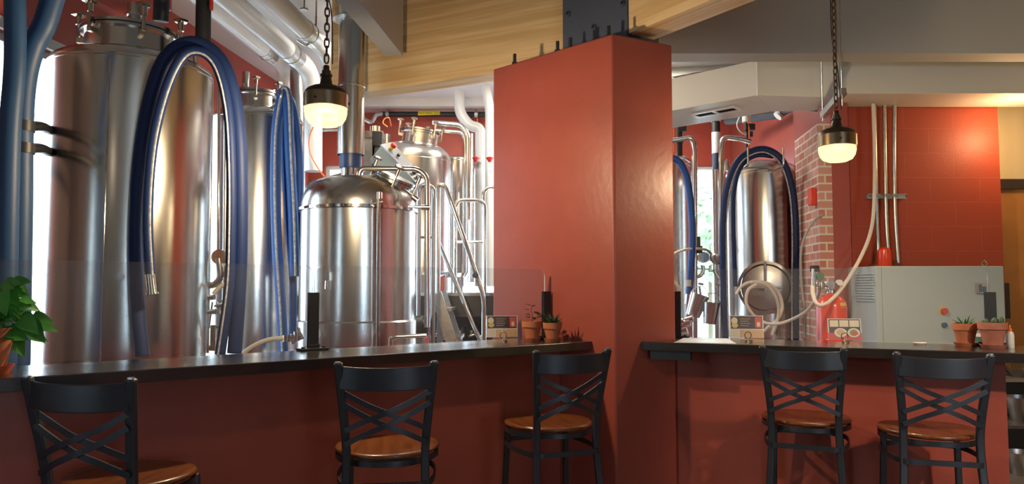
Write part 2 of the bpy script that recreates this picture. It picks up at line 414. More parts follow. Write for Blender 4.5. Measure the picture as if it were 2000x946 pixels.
# ================================================================== PILLAR AND TIMBER
ZT = 2.90
C_ = Pz(1197, 65, ZT); L_ = Pz(963, 135, ZT); R_ = Pz(1313, 88, ZT); B_ = L_ + R_ - C_
pillar = thing('pillar', 'tall brick red painted masonry pillar standing between the two bar counters', 'pillar', (C_.x, C_.y, 0))
T0 = Matrix.Translation((-C_.x, -C_.y, 0))
MB().prism([(p.x, p.y) for p in (C_, R_, B_, L_)], 0, ZT, M=T0).build('shaft', red, pillar, bevel=.012)
for (x, y) in ((995, 124), (1079, 100), (1104, 93), (1151, 80), (1179, 71)):
    p = Pz(x, y, ZT); p += Vector((.035, .035, 0)); MB().cyl((p.x - C_.x, p.y - C_.y, ZT - .02), (p.x - C_.x, p.y - C_.y, ZT + .075), .011, 8).cyl((p.x - C_.x, p.y - C_.y, ZT), (p.x - C_.x, p.y - C_.y, ZT + .02), .019, 6).build('anchor_bolt', blackm, pillar)

ZB = 2.97
def beam_obj(name, label, A, B, width, side, z0, z1):
    d = (B - A); L = d.length; rz = math.atan2(d.y, d.x)
    o = thing(name, label, 'beam', (A.x, A.y, 0), rz)
    MB().lohi((0, 0, z0), (L, width * side, z1)).build('timber', beamwood, o, bevel=.004)
    # resawn lamination joints
    return o
A = Pz(645, 189, ZB); B = Pz(960, 143, ZB); dirb = (B - A).normalized()
A1 = A; B1 = B + dirb * .68
lb = beam_obj('timber_beam', 'thick pale laminated timber beam running left from the steel plate', A1, B1, .2, 1, ZB, CE)
for (u, z) in ((.62, 3.52), (.64, 3.64),):
    MB().cyl((u, -.003, z), (u, .01, z), .016, 10).build('knot_hole', brown, lb)
A = Pz(1228, 66, ZB); B = Pz(1387, 0, ZB); dirc = (B - A).normalized(); B = A + dirc * 2.6
beam_obj('timber_beam', 'dark honey timber beam rising to the right of the steel plate', A, B, .21, 1, ZB, CE)
# steel plate joining them
pa = Pz(1099, 60, ZB); pa = P(1099, 60, 4.92); pb = P(1229, 60, 4.50)
dd = Vector((pb.x - pa.x, pb.y - pa.y, 0)); LL = dd.length; rzp = math.atan2(dd.y, dd.x)
plate = thing('steel_connector', 'dark blue bolted steel plate joining the beams on top of the pillar', 'bracket', (pa.x, pa.y, 0), rzp)
MB().lohi((0, 0, ZT), (LL, .016, CE - .01)).lohi((LL - .016, 0, ZT), (LL, .3, CE - .02)).lohi((-.02, -.02, ZT), (LL, .16, ZT + .015)).build('plate', darksteel, plate, bevel=.002, smooth=False)
for (u, v) in ((.1, .86), (.92, .76), (.5, .62), (.1, .42), (.52, .985), (.8, .45)):
    q = Vector((LL * u, 0, 0)); z = ZT + .07 + (v - .42) * .62
    MB().cyl((q.x, 0, z), (q.x, -.012, z), .02, 6).cyl((q.x, -.01, z), (q.x, -.038, z), .0105, 10).build('bolt', darksteel, plate)

# ================================================================== BARS
ZBAR = 1.10; TB = .05
F0 = Pz(0, 740, ZBAR); F1 = Pz(1153, 667, ZBAR)
dl = (F1 - F0).normalized(); nl = Vector((-dl.y, dl.x, 0))        # nl points to the brewery
face = (L_ - C_); face.z = 0; face.normalize()
def on_face(p, d, A0, fd):
    """distance along d from p to the line A0 + fd"""
    den = d.x * fd.y - d.y * fd.x; w = A0 - p; return (w.x * fd.y - w.y * fd.x) / den
def lp(s, o, z=ZBAR): q = F0 + dl * s + nl * o; return Vector((q.x, q.y, z))
def cut(o, gap=.004): return on_face(F0 + nl * o, dl, C_, face) - gap
BD = .46
poly = [lp(-1.15, 0), lp(cut(0), 0), lp(cut(BD), BD), lp(-1.15, BD)]
bt = MB().prism([(p.x, p.y) for p in poly], ZBAR - TB, ZBAR).build('bar_counter', bartop, bevel=.004, smooth=False)
tag(bt, 'long black drinks bar top running from left foreground to the pillar', 'bar top')
OV = .25
poly = [lp(-1.15, OV), lp(cut(OV, .003), OV), lp(cut(BD - .04, .003), BD - .04), lp(-1.15, BD - .04)]
hw = MB().prism([(p.x, p.y) for p in poly], 0, ZBAR - TB - .003).build('half_wall', red, smooth=False)
tag(hw, 'dark red half wall under the left black bar top', 'wall')

G0 = Pz(1262, 668, ZBAR); G1 = Pz(2000, 690, ZBAR)
dr_ = (G1 - G0).normalized(); nr = Vector((-dr_.y, dr_.x, 0))
facer = (R_ - C_); facer.z = 0; facer.normalize()
def rp_(s, o, z=ZBAR): q = G0 + dr_ * s + nr * o; return Vector((q.x, q.y, z))
RD = .50
def cutr(o): return -on_face(G0 + nr * o, -dr_, C_, facer) + .006
# right counter starts at the pillar face, passes beside its corner
s0 = cutr(0); Rc = Vector((R_.x, R_.y, 0))
sR = (Rc - G0).dot(dr_); oR = (Rc - G0).dot(nr)
poly = [rp_(s0, 0), rp_(2.35, 0), rp_(2.35, RD), rp_(sR - .70, RD), rp_(sR + .006, oR)]
bt2 = MB().prism([(p.x, p.y) for p in poly], ZBAR - TB, ZBAR).build('bar_counter', bartop, bevel=.004, smooth=False)
tag(bt2, 'black drinks bar top right of the pillar carrying two terracotta pots', 'bar top')
sEnd = 1.80
poly = [rp_(sR - .02 if oR > .22 else sR, max(.22, oR - .02)), rp_(sEnd, .22), rp_(sEnd, RD - .04), rp_(sR + .03, RD - .04)]
poly = [rp_(sR + .004, .222), rp_(sEnd, .222), rp_(sEnd, RD - .04), rp_(sR - .61, RD - .04)]
hw2 = MB().prism([(p.x, p.y) for p in poly], 0, ZBAR - TB - .003).build('half_wall', red, smooth=False)
tag(hw2, 'bright red half wall under the right black bar top', 'wall')
p0_, p1_ = rp_(s0 + .05, .04, ZBAR - TB - .026), rp_(s0 + .28, .04, ZBAR - TB - .026)
MB().tube([p0_, p1_], 0, flat=(.05, .05), up=(0, 0, 1)).build('cleat', blackm, hw2, smooth=False)

# acrylic screens
def panel(name, label, a, b, z0, h, r=.05, th=.008):
    a = Vector((a.x, a.y, 0)); b = Vector((b.x, b.y, 0)); d = (b - a); L = d.length; rz = math.atan2(d.y, d.x)
    o = thing(name, label, 'glass screen', (a.x, a.y, z0), rz, 'clear sneeze guard screens on the bars')
    pts = [(0, 0), (L, 0)]
    for k in range(7): t = k / 6 * PI / 2; pts.append((L - r + r * math.cos(t), h - r + r * math.sin(t)))
    for k in range(7): t = PI / 2 + k / 6 * PI / 2; pts.append((r + r * math.cos(t), h - r + r * math.sin(t)))
    n = len(pts); mb = MB()
    vs = [(x, -th / 2, z) for x, z in pts] + [(x, th / 2, z) for x, z in pts]
    mb.add(vs, [tuple(range(n)), tuple(range(n, 2 * n))[::-1]], 0)
    mb.build('pane', glassm, o, smooth=False)
    eb = MB(); eb.tube([(x, 0, z) for x, z in pts[1:] + pts[:1]], 0, flat=(th, .003), up=(0, -1, 0))
    eb2 = MB()
    for i in range(1, n):
        x0, z0_ = pts[i]; x1, z1_ = pts[(i + 1) % n]
        eb2.add([(x0, -th / 2, z0_), (x1, -th / 2, z1_), (x1, th / 2, z1_), (x0, th / 2, z0_)], [(0, 1, 2, 3)])
    eb2.build('polished_edge', glassedge, o, smooth=False)
    return o
OG = .42
def s_at_x(x, o):
    """distance along the left bar where the line at offset o is seen at pixel column x"""
    k = (x - 1000) / F; q = F0 + nl * o
    # (q.x + s dl.x) = k * (q.y + s dl.y) / cos-ish
    kk = k / (math.cos(TH)) ; return (kk * q.y - q.x) / (dl.x - kk * dl.y)
sP1 = s_at_x(614, OG); sP2 = s_at_x(1067, OG); sPL = s_at_x(-60, OG)
GZ = ZBAR + .012; GH = .415
pEnd = Pz(1067, 662, ZBAR); dEnd = (pEnd - lp(sP1, OG)).normalized(); rzl2 = math.atan2(dEnd.y, dEnd.x)
panel('acrylic_screen', 'clear acrylic screen on the left bar, left of the tall black post', lp(sPL, OG), lp(sP1 - .005, OG), GZ, GH)
panel('acrylic_screen', 'clear acrylic screen on the left bar between black post and pillar', lp(sP1 + .005, OG), pEnd - dEnd * .012, GZ, GH)
def s_at_xr(x, o):
    kk = (x - 1000) / F / math.cos(TH); q = G0 + nr * o; return (kk * q.y - q.x) / (dr_.x - kk * dr_.y)
OGR = .44
sq0 = s_at_xr(1322, OGR); sq1 = s_at_xr(1926, OGR)
panel('acrylic_screen', 'clear acrylic screen on the right bar in front of the fermenter', rp_(sq0, OGR), rp_(sq1, OGR), GZ, GH)
def post(loc, rz, label, h=.29, tall_rod=False):
    o = thing('screen_post', label, 'post', loc, rz, 'black slotted posts holding the screens')
    MB().lohi((-.027, -.012, .012), (.027, -.006, h)).lohi((-.027, .006, .012), (.027, .012, h)).lohi((-.004, -.006, .012), (.004, .006, h)).lohi((-.030, -.018, .012), (.030, -.012, .03)).build('channel', blackp, o, bevel=.001, smooth=False)
    MB().lohi((-.075, -.03, 0), (.075, .03, .012)).build('foot', blackp, o, bevel=.003, smooth=False)
    for x in (-.055, .055): MB().cyl((x, -.012, .012), (x, -.012, .02), .01, 12).build('foot_screw', blackp, o)
    return o
rzl = math.atan2(dl.y, dl.x); rzr = math.atan2(dr_.y, dr_.x)
post(lp(sP1, OG), rzl, 'black screen post standing alone in the middle of the left bar')
post(pEnd, rzl2, 'black screen post behind the terracotta pots against the pillar')
post(rp_(sq0 - .008, OGR), rzr, 'black screen post at the right bar beside the pillar edge')
post(rp_(sq1 + .008, OGR), rzr, 'black screen post behind the pots near the grey cabinet')

# ================================================================== BAR STOOLS
def make_stool():
    o = thing('bar_stool', 'x', 'bar stool', (0, 0, 0), 0, 'black metal bar stools with wooden seats')
    SH = .735
    # seat
    n = 40; pts = []
    for k in range(n):
        a = 2 * PI * k / n; rx = .222 + .012 * math.sin(a); ry = .212
        e = .82
        x = rx * math.copysign(abs(math.cos(a)) ** e, math.cos(a)); y = ry * math.copysign(abs(math.sin(a)) ** e, math.sin(a))
        if y < 0: x *= 1 - .18 * (-y / ry)
        pts.append((x, y))
    mb = MB(); rings = [(.95, SH - .018), (1.0, SH - .010), (1.0, SH - .002), (.98, SH + .004), (.8, SH + .001), (.45, SH - .004), (.0, SH - .006)]
    vs = []; fs = []
    for s, z in rings:
        for x, y in pts: vs.append((x * s, y * s, z))
    for i in range(len(rings) - 1):
        for k in range(n): q = (k + 1) % n; fs.append((i * n + k, i * n + q, (i + 1) * n + q, (i + 1) * n + k))
    fs.append(tuple(range(n))[::-1]); mb.add(vs, fs); mb.build('seat', seatwood, o, ang=60)
    MB().tube([(x * .97, y * .97, SH - .034) for x, y in pts], 0, closed=True, flat=(.008, .024), up=(0, 0, 1)).build('seat_frame', blackm, o)
    for s in (-1, 1):
        p = cr([(s * .20, -.285, 0), (s * .182, -.25, .25), (s * .162, -.205, .55), (s * .157, -.195, SH - .02), (s * .162, -.21, SH + .1), (s * .179, -.245, SH + .27), (s * .190, -.268, 1.118)], 5)
        MB().tube(p, 0, flat=(.034, .026), up=(0, 1, .12)).build('leg', blackm, o, bevel=.006)
        MB().tube([(s * .165, .17, SH - .03), (s * .185, .215, 0)], 0, flat=(.03, .026), up=(0, 1, 0)).build('leg', blackm, o, bevel=.006)
        MB().cyl((s * .190, -.268, 1.116), (s * .190, -.268, 1.122), .012, 10).build('post_cap', steel_d, o)
    def rail(zc, hgt, bow):
        return cr([(-.182, -.262, zc), (-.1, -.262 - bow * .75, zc - .004), (0, -.262 - bow, zc - .006), (.1, -.262 - bow * .75, zc - .004), (.182, -.262, zc)], 6)
    MB().tube(rail(1.058, 0, .035), 0, flat=(.008, .092), up=(0, 0, 1)).build('top_rail', blackm, o, bevel=.003)
    for (za, zb, dy) in ((1.0, .845, 0), (.955, .79, 0), (.845, 1.0, .008), (.79, .955, .008)):
        xa = .175 if za > .9 else .163; xc = .175 if zb > .9 else .163
        ya = -.245 if za > .9 else -.222; yb = -.245 if zb > .9 else -.222
        p = cr([(-xa, ya - dy, za), (-xa * .5, -.25 - dy, za * .72 + zb * .28 - .004), (0, -.262 - dy, (za + zb) / 2 - .006), (xc * .5, -.25 - dy, zb * .72 + za * .28 - .004), (xc, yb - dy, zb)], 5)
        MB().tube(p, 0, flat=(.006, .021), up=(0, 0, 1)).build('cross_slat', blackm, o)
    def ring(z, k, bow):
        f = .17 * k
        return cr([(-.17, -.2, z), (-.08, -.2 - bow, z), (.08, -.2 - bow, z), (.17, -.2, z), (.185 + bow, 0, z), (.172, .185, z), (0, .2 + bow, z), (-.172, .185, z), (-.185 - bow, 0, z)], 5, True)
    MB().tube(ring(.62, 1, .02), 0, closed=True, flat=(.008, .024), up=(0, 0, 1)).build('stretcher', blackm, o)
    MB().tube([(-.185, .2, .28), (.185, .2, .28)], .011).tube([(-.19, -.24, .28), (.19, -.24, .28)], .011).tube([(-.19, -.24, .3), (-.185, .2, .3)], .011).tube([(.19, -.24, .3), (.185, .2, .3)], .011).build('foot_rail', blackm, o)
    return o
st0 = make_stool()
def back_to_seat(px, py, D, face_ang):
    """place a stool so the middle of its back rail top is at the measured pixel; face_ang = heading, 0 = +Y"""
    b = P(px, py, D); v = Vector((math.sin(face_ang), math.cos(face_ang), 0)); c = b + v * .275
    return (c.x, c.y, 0), -face_ang
spots = [
    (150, 741, 2.48, math.radians(8), 'black crossback stool in the left foreground, wooden seat toward the right'),
    (755, 707, 2.98, math.radians(-8), 'black crossback stool in front of the left bar below the tall post'),
    (1120, 686, 3.56, math.radians(-21), 'black crossback stool turned left before the pillar with round wooden seat'),
    (1567, 683, 3.70, math.radians(23), 'black crossback stool at the right bar, nearer the pillar'),
    (1843, 694, 3.36, math.radians(15), 'black crossback stool at the right bar below the terracotta pots'),
]
for i, (px, py, D, a, lab) in enumerate(spots):
    loc, rz = back_to_seat(px, py, D, a)
    if i == 0: st0.location = loc; st0.rotation_euler = (0, 0, rz); st0['label'] = lab
    else: dup(st0, loc, rz, lab)

# ================================================================== PENDANT LAMPS
def chain(mb, a, b, link=.05, r=.0042):
    a = Vector(a); b = Vector(b); n = max(1, int((b - a).length / (link * .78))); 
    for i in range(n):
        c = a.lerp(b, (i + .5) / n); w = .011; h = link / 2
        pts = []
        for k in range(12):
            t = 2 * PI * k / 12; u = w * math.cos(t); v = h * math.copysign(abs(math.sin(t)) ** .8, math.sin(t))
            ang = (i % 2) * PI / 2 + .4; pts.append(c + Vector((u * math.cos(ang), u * math.sin(ang), v)))
        mb.tube(pts, r, 6, closed=True)
def pendant(px, ytop, D, diam_px, label, watts):
    k = D / F; R = diam_px / 2 * k; c = P(px, ytop, D)              # top of the metal shade
    o = thing('pendant_lamp', label, 'pendant lamp', (c.x, c.y, CE), 0, 'caged opal pendant lamps over the bars')
    z = c.z - CE
    zz = lambda f: z - f * R
    MB().lathe([(.10 * R, zz(-.95)), (.14 * R, zz(-.9)), (.14 * R, zz(-.72)), (.2 * R, zz(-.7)), (.2 * R, zz(-.55)), (.27 * R, zz(-.53)), (.27 * R, zz(-.43)), (.22 * R, zz(-.4)), (.28 * R, zz(-.1)), (.36 * R, zz(.0)), (.62 * R, zz(.06)), (.84 * R, zz(.17)), (.94 * R, zz(.3)), (.96 * R, zz(.42))], seg=40).build('cap', bronze, o, ang=40)
    MB().lathe([(R * .96, zz(.38)), (R, zz(.42)), (R, zz(1.02)), (R * .97, zz(1.04))], seg=40, caps=False).build('band', brass, o)
    for a in (0.3, 0.3 + 2 * PI / 3, .3 + 4 * PI / 3):
        MB().cyl((math.cos(a) * R, math.sin(a) * R, zz(.75)), (math.cos(a) * (R + .007), math.sin(a) * (R + .007), zz(.75)), .006, 8).build('thumb_screw', bronze, o)
    MB().lathe([(R * .95, zz(1.0)), (R * .96, zz(1.25)), (R * .9, zz(1.5)), (R * .76, zz(1.72)), (R * .5, zz(1.84)), (.001, zz(1.88))], seg=40, caps=False).build('opal_glass', glow, o)
    m = MB(); chain(m, (0, 0, zz(-.95) + .015), (0, 0, -.02)); m.build('chain', chainm, o)
    MB().cyl((0, 0, -.025), (0, 0, 0), .06, 24).build('ceiling_rose', bronze, o)
    MB().tube(cr([(.03, 0, zz(-1.0)), (.02, .012, zz(-1.0) + .25), (-.012, .01, zz(-1.0) + .5), (.004, .014, -.02)], 6), .003, 6).build('cord', blackp, o)
    l = lamp('POINT', 'pendant_bulb', (0, 0, zz(1.62)), watts, (1, .76, .46), size=.035); l.parent = o
    return o
pendant(637, 168, 3.65, 87, 'lit dome pendant lamp on a chain before the steel flue, left', 200)
pendant(1634, 250, 4.25, 73, 'lit dome pendant lamp on a chain near the brick pier, right', 90)

# ================================================================== TANKS
def knob_clamp(mb, base, out, h=.1, s=1):
    """a swing bolt with a star knob"""
    b = Vector(base); h *= (1 + s) / 2; mb.cyl(b + Vector((0, 0, -.05)), b + Vector((0, 0, h)), .007 * s, 10)
    mb.cyl(b + Vector((0, 0, h * .35)), b + Vector((0, 0, h * .8)), .012 * s, 12)
    mb.lathe([(.014 * s, 0), (.028 * s, .006), (.028 * s, .02), (.014 * s, .028)], b + Vector((0, 0, h * .75)), 5)
    mb.box(b + Vector((-out[0] * .02, -out[1] * .02, -.055)), (.05, .03, .03), math.atan2(out[1], out[0]))
def vessel(name, label, c, r, z0, zs, dome, legs=True, body_m=steel, group=None, cone=False, kn=.6):
    o = thing(name, label, 'tank', (c[0], c[1], 0), 0, group)
    prof = []
    if cone: prof += [(.04, z0 - .32), (.06, z0 - .32), (r * .96, z0 - .01)]
    else: prof += [(r * .3, z0 - .08), (r * .8, z0 - .05), (r * .97, z0 - .01)]
    prof += [(r, z0), (r, zs), (r + .004, zs + .004), (r + .004, zs + .016), (r, zs + .02)]
    for k in range(1, 15):
        t = k / 14 * PI / 2; prof.append((r * math.cos(t) ** kn if k < 14 else .001, zs + .02 + dome * math.sin(t)))
    MB().lathe(prof, seg=96, caps=False).build('body', body_m, o, ang=30)
    if legs:
        for k in range(4):
            a = PI / 4 + k * PI / 2 + .2; x = math.cos(a) * r * .86; y = math.sin(a) * r * .86
            MB().cyl((x, y, .03), (x, y, z0 + .03), .032, 14).cyl((x, y, 0), (x, y, .03), .05, 14).build('leg', steel_d, o)
    return o
def manway(o, x, y, z, r, h, nk=6, rot=.4, tilt=None, ks=1.25):
    M = Matrix.Translation((x, y, z))
    if tilt: M = M @ tilt
    R3 = M.to_3x3(); loc = M.to_translation()
    MB().lathe([(r * .96, -.06), (r * .96, h), (r * 1.06, h), (r * 1.06, h + .018)], loc, 48, R3, caps=False).build('manway_neck', steel, o)
    ld = MB().lathe([(r * 1.08, h + .022), (r * 1.08, h + .04), (r * .9, h + .048), (.001, h + .06)], loc, 48, R3).lathe([(r * 1.07, h + .016), (r * 1.07, h + .024)], loc, 48, R3, mi=1, caps=False).build('manway_lid', [steel, rubber], o)
    for k in range(nk):
        a = rot + 2 * PI * k / nk; m = MB(); knob_clamp(m, (math.cos(a) * r * 1.13, math.sin(a) * r * 1.13, h + .02), (math.cos(a), math.sin(a)), s=ks)
        m.v = [tuple(M @ Vector(v)) for v in m.v]; m.build('clamp_knob', brass_w, o)

# ---- T1: big fermenter, left
c1 = (-2.385, 4.60); r1 = .466
zs1 = P(260, 106, 4.15)[2]
t1 = vessel('fermenter', 'largest stainless steel fermenter behind left bar under the draped blue hoses', c1, r1, .62, zs1, .10, cone=True)
mz = zs1 + .115
manway(t1, -.01, -.03, mz - .01, .262, .13, 6, rot=-1.9, ks=1.6)
MB().cyl((0, 0, mz + .15), (0, 0, mz + .35), .045, 24).cyl((0, 0, mz + .19), (0, 0, mz + .205), .058, 24).cyl((0, 0, mz + .27), (0, 0, mz + .285), .058, 24).tube(cr([(.06, 0, mz + .2), (.13, -.02, mz + .22), (.17, -.03, mz + .19), (.15, -.05, mz + .17)], 5), .008).build('top_fitting', steel, t1)
MB().cyl((.33, -.12, zs1 + .05), (.33, -.12, zs1 + .12), .03, 20).lathe([(.045, 0), (.045, .012)], (.33, -.12, zs1 + .12), 20).build('relief_valve', steel, t1)
MB().cyl((-.40, -.05, zs1 - .0), (-.40, -.05, zs1 + .07), .035, 20).build('side_port', steel, t1)
MB().tube([(r1 * math.cos(-1.35) * 1.006, r1 * math.sin(-1.35) * 1.006, .7), (r1 * math.cos(-1.35) * 1.006, r1 * math.sin(-1.35) * 1.006, zs1 - .03)], .0035, 6).build('weld_seam', steel_s, t1)
pp = P(237, 541, 4.2) - Vector((c1[0], c1[1], 0)); vv = Vector((pp.x, pp.y, 0)).normalized()
MB().cyl(Vector((0, 0, pp.z)) + vv * (r1 - .01), Vector((0, 0, pp.z)) + vv * (r1 + .03), .022, 20).cyl(Vector((0, 0, pp.z)) + vv * (r1 + .03), Vector((0, 0, pp.z)) + vv * (r1 + .04), .012, 12).build('sample_port', steel, t1)

def tubepx(mb, pts, r, n=7, seg=12, smooth=True, base=None):
    q = [P(*p) for p in pts]
    if base: q = [v - Vector(base) for v in q]
    q = cr(q, n) if smooth else fillet(q, .06)
    mb.tube(q, r, seg); return q
def hose(name, label, pts, r, m, group=None, stripe_side=None, n=8, closed=False, ends=True, cat='hose', smooth=True):
    q = [P(*p) for p in pts]; q = cr(q, n, closed) if smooth else fillet(q, .08, 6)
    root = q[0].copy(); q = [v - root for v in q]
    o = MB().tube(q, r, 14, closed).build(name, m, ang=80); o.location = root; tag(o, label, cat, group)
    if stripe_side is not None:
        vs = []; fs = []
        cen = sum(q, Vector()) / len(q); mb = MB()
        view = (Vector((0, 0, H)) - (root + cen)).normalized()
        Q = []
        for i in range(len(q)):
            t = (q[min(i + 1, len(q) - 1)] - q[max(i - 1, 0)]).normalized()
            s = t.cross(view).normalized()
            off = (view - t * view.dot(t)).normalized() * math.cos(stripe_side) + s * math.sin(stripe_side)
            Q.append(q[i] + off * r * .93)
        mb.tube(Q, r * .24, 6); mb.build('stripe', stripe, o)
    return o
hose('brew_hose', 'thick dark blue hose looped outermost over the largest fermenter', [(278, 696, 3.98), (268, 600, 4.0), (264, 480, 4.02), (270, 340, 4.04), (288, 215, 4.06), (320, 118, 4.08), (368, 84, 4.1), (418, 102, 4.12), (450, 160, 4.12), (466, 260, 4.12), (470, 400, 4.12), (468, 540, 4.12), (458, 690, 4.12)], .0385, hoseb)
hs1 = hose('brew_hose', 'dark blue hose with white printed stripe looped inside the outermost hose', [(293, 536, 3.95), (288, 440, 3.96), (292, 340, 3.98), (304, 250, 4.0), (330, 160, 4.02), (362, 106, 4.04), (400, 104, 4.06), (428, 140, 4.08), (446, 220, 4.08), (452, 330, 4.08), (452, 450, 4.08), (448, 560, 4.08), (430, 692, 4.08)], .028, hoseb, stripe_side=.5)
p = P(293, 536, 3.95) - hs1.location; q2 = P(297, 572, 3.95) - hs1.location
MB().cyl(p, q2, .024, 18).cyl(q2, q2 + (q2 - p) * .1, .032, 18).build('coupling', brass_w, hs1)
hk = MB(); a = P(385, 128, 4.1); 
hk.tube(fillet([a + Vector((.0, .18, -.0)), a + Vector((0, -.02, 0)), a + Vector((0, -.04, .06))], .03), .012).build('hose_hook', steel)
tag(bpy.data.objects['hose_hook'], 'small steel hook carrying the hoses on the largest fermenter', 'hook')

# ---- T2
c2_ = (-2.185, 6.3); r2 = .375
zs2 = P(490, 222, 5.93)[2]
t2 = vessel('fermenter', 'stainless steel fermenter between the largest fermenter and the kettle', c2_, r2, .62, zs2, .10, cone=True)
manway(t2, -.02, -.02, zs2 + .10, .19, .12, 6, rot=-1.2)
MB().cyl((-.07, -.1, zs2 + .2), (-.07, -.1, zs2 + .42), .03, 20).build('top_fitting', steel, t2)
MB().cyl((.28, -.1, zs2 + .05), (.28, -.1, zs2 + .15), .03, 20).tube([(.26, -.1, zs2 + .15), (.36, -.12, zs2 + .11)], .012).build('relief_valve', steel, t2)
hose('brew_hose', 'backlit blue hose with white stripe hanging in a loop beside the kettle', [(553, 690, 5.78), (549, 600, 5.78), (541, 480, 5.78), (538, 360, 5.78), (540, 260, 5.78), (548, 200, 5.78), (556, 178, 5.78), (562, 200, 5.76), (566, 300, 5.75), (572, 420, 5.75), (575, 540, 5.75)], .04, hosel, stripe_side=-.2)
hose('brew_hose', 'narrow blue hose doubled behind the striped backlit blue hose', [(574, 540, 5.88), (582, 470, 5.88), (586, 340, 5.88), (580, 250, 5.88), (568, 196, 5.88), (558, 210, 5.88), (556, 300, 5.88), (562, 420, 5.88), (572, 545, 5.88), (571, 668, 5.88)], .03, hosel)
a = P(556, 196, 5.8); tag(MB().tube(fillet([a + Vector((-.32, .42, 0)), a + Vector((-.02, .03, 0)), a + Vector((0, -.08, 0)), a + Vector((0, -.08, .06))], .03), .011).build('hose_hook', steel), 'steel hook on the second fermenter carrying the backlit blue hoses', 'hook')
# plumbing between the two fermenters
def pipe_thing(name, label, pts, r, m=steel, cat='pipe', group=None, rad=.06, smooth=False, seg=14):
    q = [P(*p) for p in pts]; q = cr(q, 8) if smooth else fillet(q, rad, 7)
    root = q[0].copy(); o = MB().tube([v - root for v in q], r, seg).build(name, m, ang=80); o.location = root
    return tag(o, label, cat, group)
pipe_thing('steel_pipe', 'tall slim steel pipe right of the largest fermenter, leftmost of three', [(414, 150, 5.02), (405, 690, 5.02)], .012, steel_s)
pipe_thing('steel_pipe', 'tall slim steel pipe right of the largest fermenter, middle of three', [(428, 175, 4.95), (426, 500, 4.95)], .010, steel_s)
pipe_thing('steel_pipe', 'tall slim steel pipe right of the largest fermenter, rightmost of three', [(442, 170, 5.0), (438, 600, 5.0)], .014, steel)
va = thing('valve_assembly', 'cluster of steel valves, elbow and gauge between the two left fermenters', 'valve', (0, 0, 0))
vb = P(425, 560, 4.95); va.location = vb
m = MB(); q = [P(x, y, 4.95) - vb for x, y in ((409, 558), (420, 555), (430, 540), (427, 505))]; m.tube(cr(q, 6), .022, 14); m.build('elbow', steel, va)
m = MB(); a = P(428, 502, 4.95) - vb; m.cyl(a + Vector((0, .02, 0)), a + Vector((0, -.01, 0)), .05, 28).cyl(a + Vector((0, -.01, 0)), a + Vector((0, -.014, 0)), .042, 28); m.build('gauge', steel, va)
m = MB(); a = P(446, 540, 4.95) - vb; m.lathe([(.03, .07), (.03, 0), (.012, -.06), (.012, -.15)], a, 20); m.build('cup_fitting', steel_d, va)
for (x, y) in ((412, 582), (432, 598), (446, 588), (415, 610)):
    m = MB(); a = P(x, y, 4.92) - vb; m.cyl(a + Vector((-.025, 0, 0)), a + Vector((.025, 0, .004)), .018, 14).cyl(a, a + Vector((0, -.04, 0)), .010, 10).cyl(a + Vector((-.03, -.04, 0)), a + Vector((.03, -.04, .012)), .006, 8); m.build('valve', steel_s, va)
m = MB(); q = [P(x, y, 4.94) - vb for x, y in ((415, 590), (408, 640), (437, 640), (424, 590))]; m.tube([q[0], q[1]], .007).tube([q[1], q[2]], .007).tube([q[2], q[3]], .007); m.build('hanger_frame', steel_d, va)
for k, (x, y) in enumerate(((416, 665), (433, 668))):
    m = MB(); a = P(x, y, 4.9) - vb; m.cyl(a + Vector((0, 0, .1)), a + Vector((0, 0, -.06)), .02, 14).cyl(a + Vector((-.02, 0, -.05)), a + Vector((.02, 0, -.05)), .02, 12); m.build('drop_valve', brass_w, va)
wg = 'loops of white tubing in the brewery'
def wt(label, pts, r=.012, m=hosew): return hose('white_tube', label, pts, r, m, None)
wt('pale tubing curving down right of the left valve cluster', [(417, 575, 4.8), (428, 562, 4.8), (446, 555, 4.8), (462, 575, 4.8), (462, 610, 4.8), (447, 640, 4.8), (436, 660, 4.8)], .014)
wt('pale tubing rising from behind the bar to the small valve left of the kettle', [(470, 694, 5.1), (496, 676, 5.1), (525, 664, 5.1), (556, 661, 5.1)], .016)
v2 = thing('drain_valve', 'small steel drain valve with handle just left of the tall black post', 'valve', P(572, 658, 5.1)); vb = v2.location.copy()
m = MB(); 
for (x0, y0, x1, y1, rr) in ((556, 661, 590, 656, .018), (572, 652, 572, 672, .014), (560, 655, 560, 668, .026), (580, 648, 580, 666, .022)):
    m.cyl(P(x0, y0, 5.1) - vb, P(x1, y1, 5.1) - vb, rr, 16)
m.build('valve_body', steel, v2)
m = MB(); a = P(585, 640, 5.08) - vb; m.cyl(a, P(588, 664, 5.08) - vb, .006, 8).cyl(P(580, 640, 5.08) - vb, P(592, 662, 5.06) - vb, .009, 8); m.build('valve_handle', steel_d, v2)

# ---- kettle
ck = (-1.156, 5.58); rk = .425
zsk = P(695, 404, 5.16)[2]
kt = vessel('brew_kettle', 'domed stainless brew kettle beneath the tall steel flue', ck, rk, .55, zsk, .24, kn=.42)
MB().lathe([(rk + .001, .55), (rk + .012, .56), (rk + .012, P(690, 632, 5.16)[2]), (rk + .001, P(690, 630, 5.16)[2] + .004)], seg=96, caps=False).build('lower_jacket', steel, kt)
MB().lathe([(rk + .002, zsk - .004), (rk + .02, zsk + .0), (rk + .02, zsk + .02), (rk + .002, zsk + .024)], seg=96, caps=False).build('rim', steel_s, kt)
kb = Vector((ck[0], ck[1], 0))
# manway on the dome, tilted to the right
tl = Matrix.Rotation(math.radians(24), 4, Vector((.3, 1, 0)).normalized())
pm = P(758, 392, 5.5) - kb
manway(kt, pm.x, pm.y, zsk + .13, .15, .10, 4, rot=.2, tilt=tl)
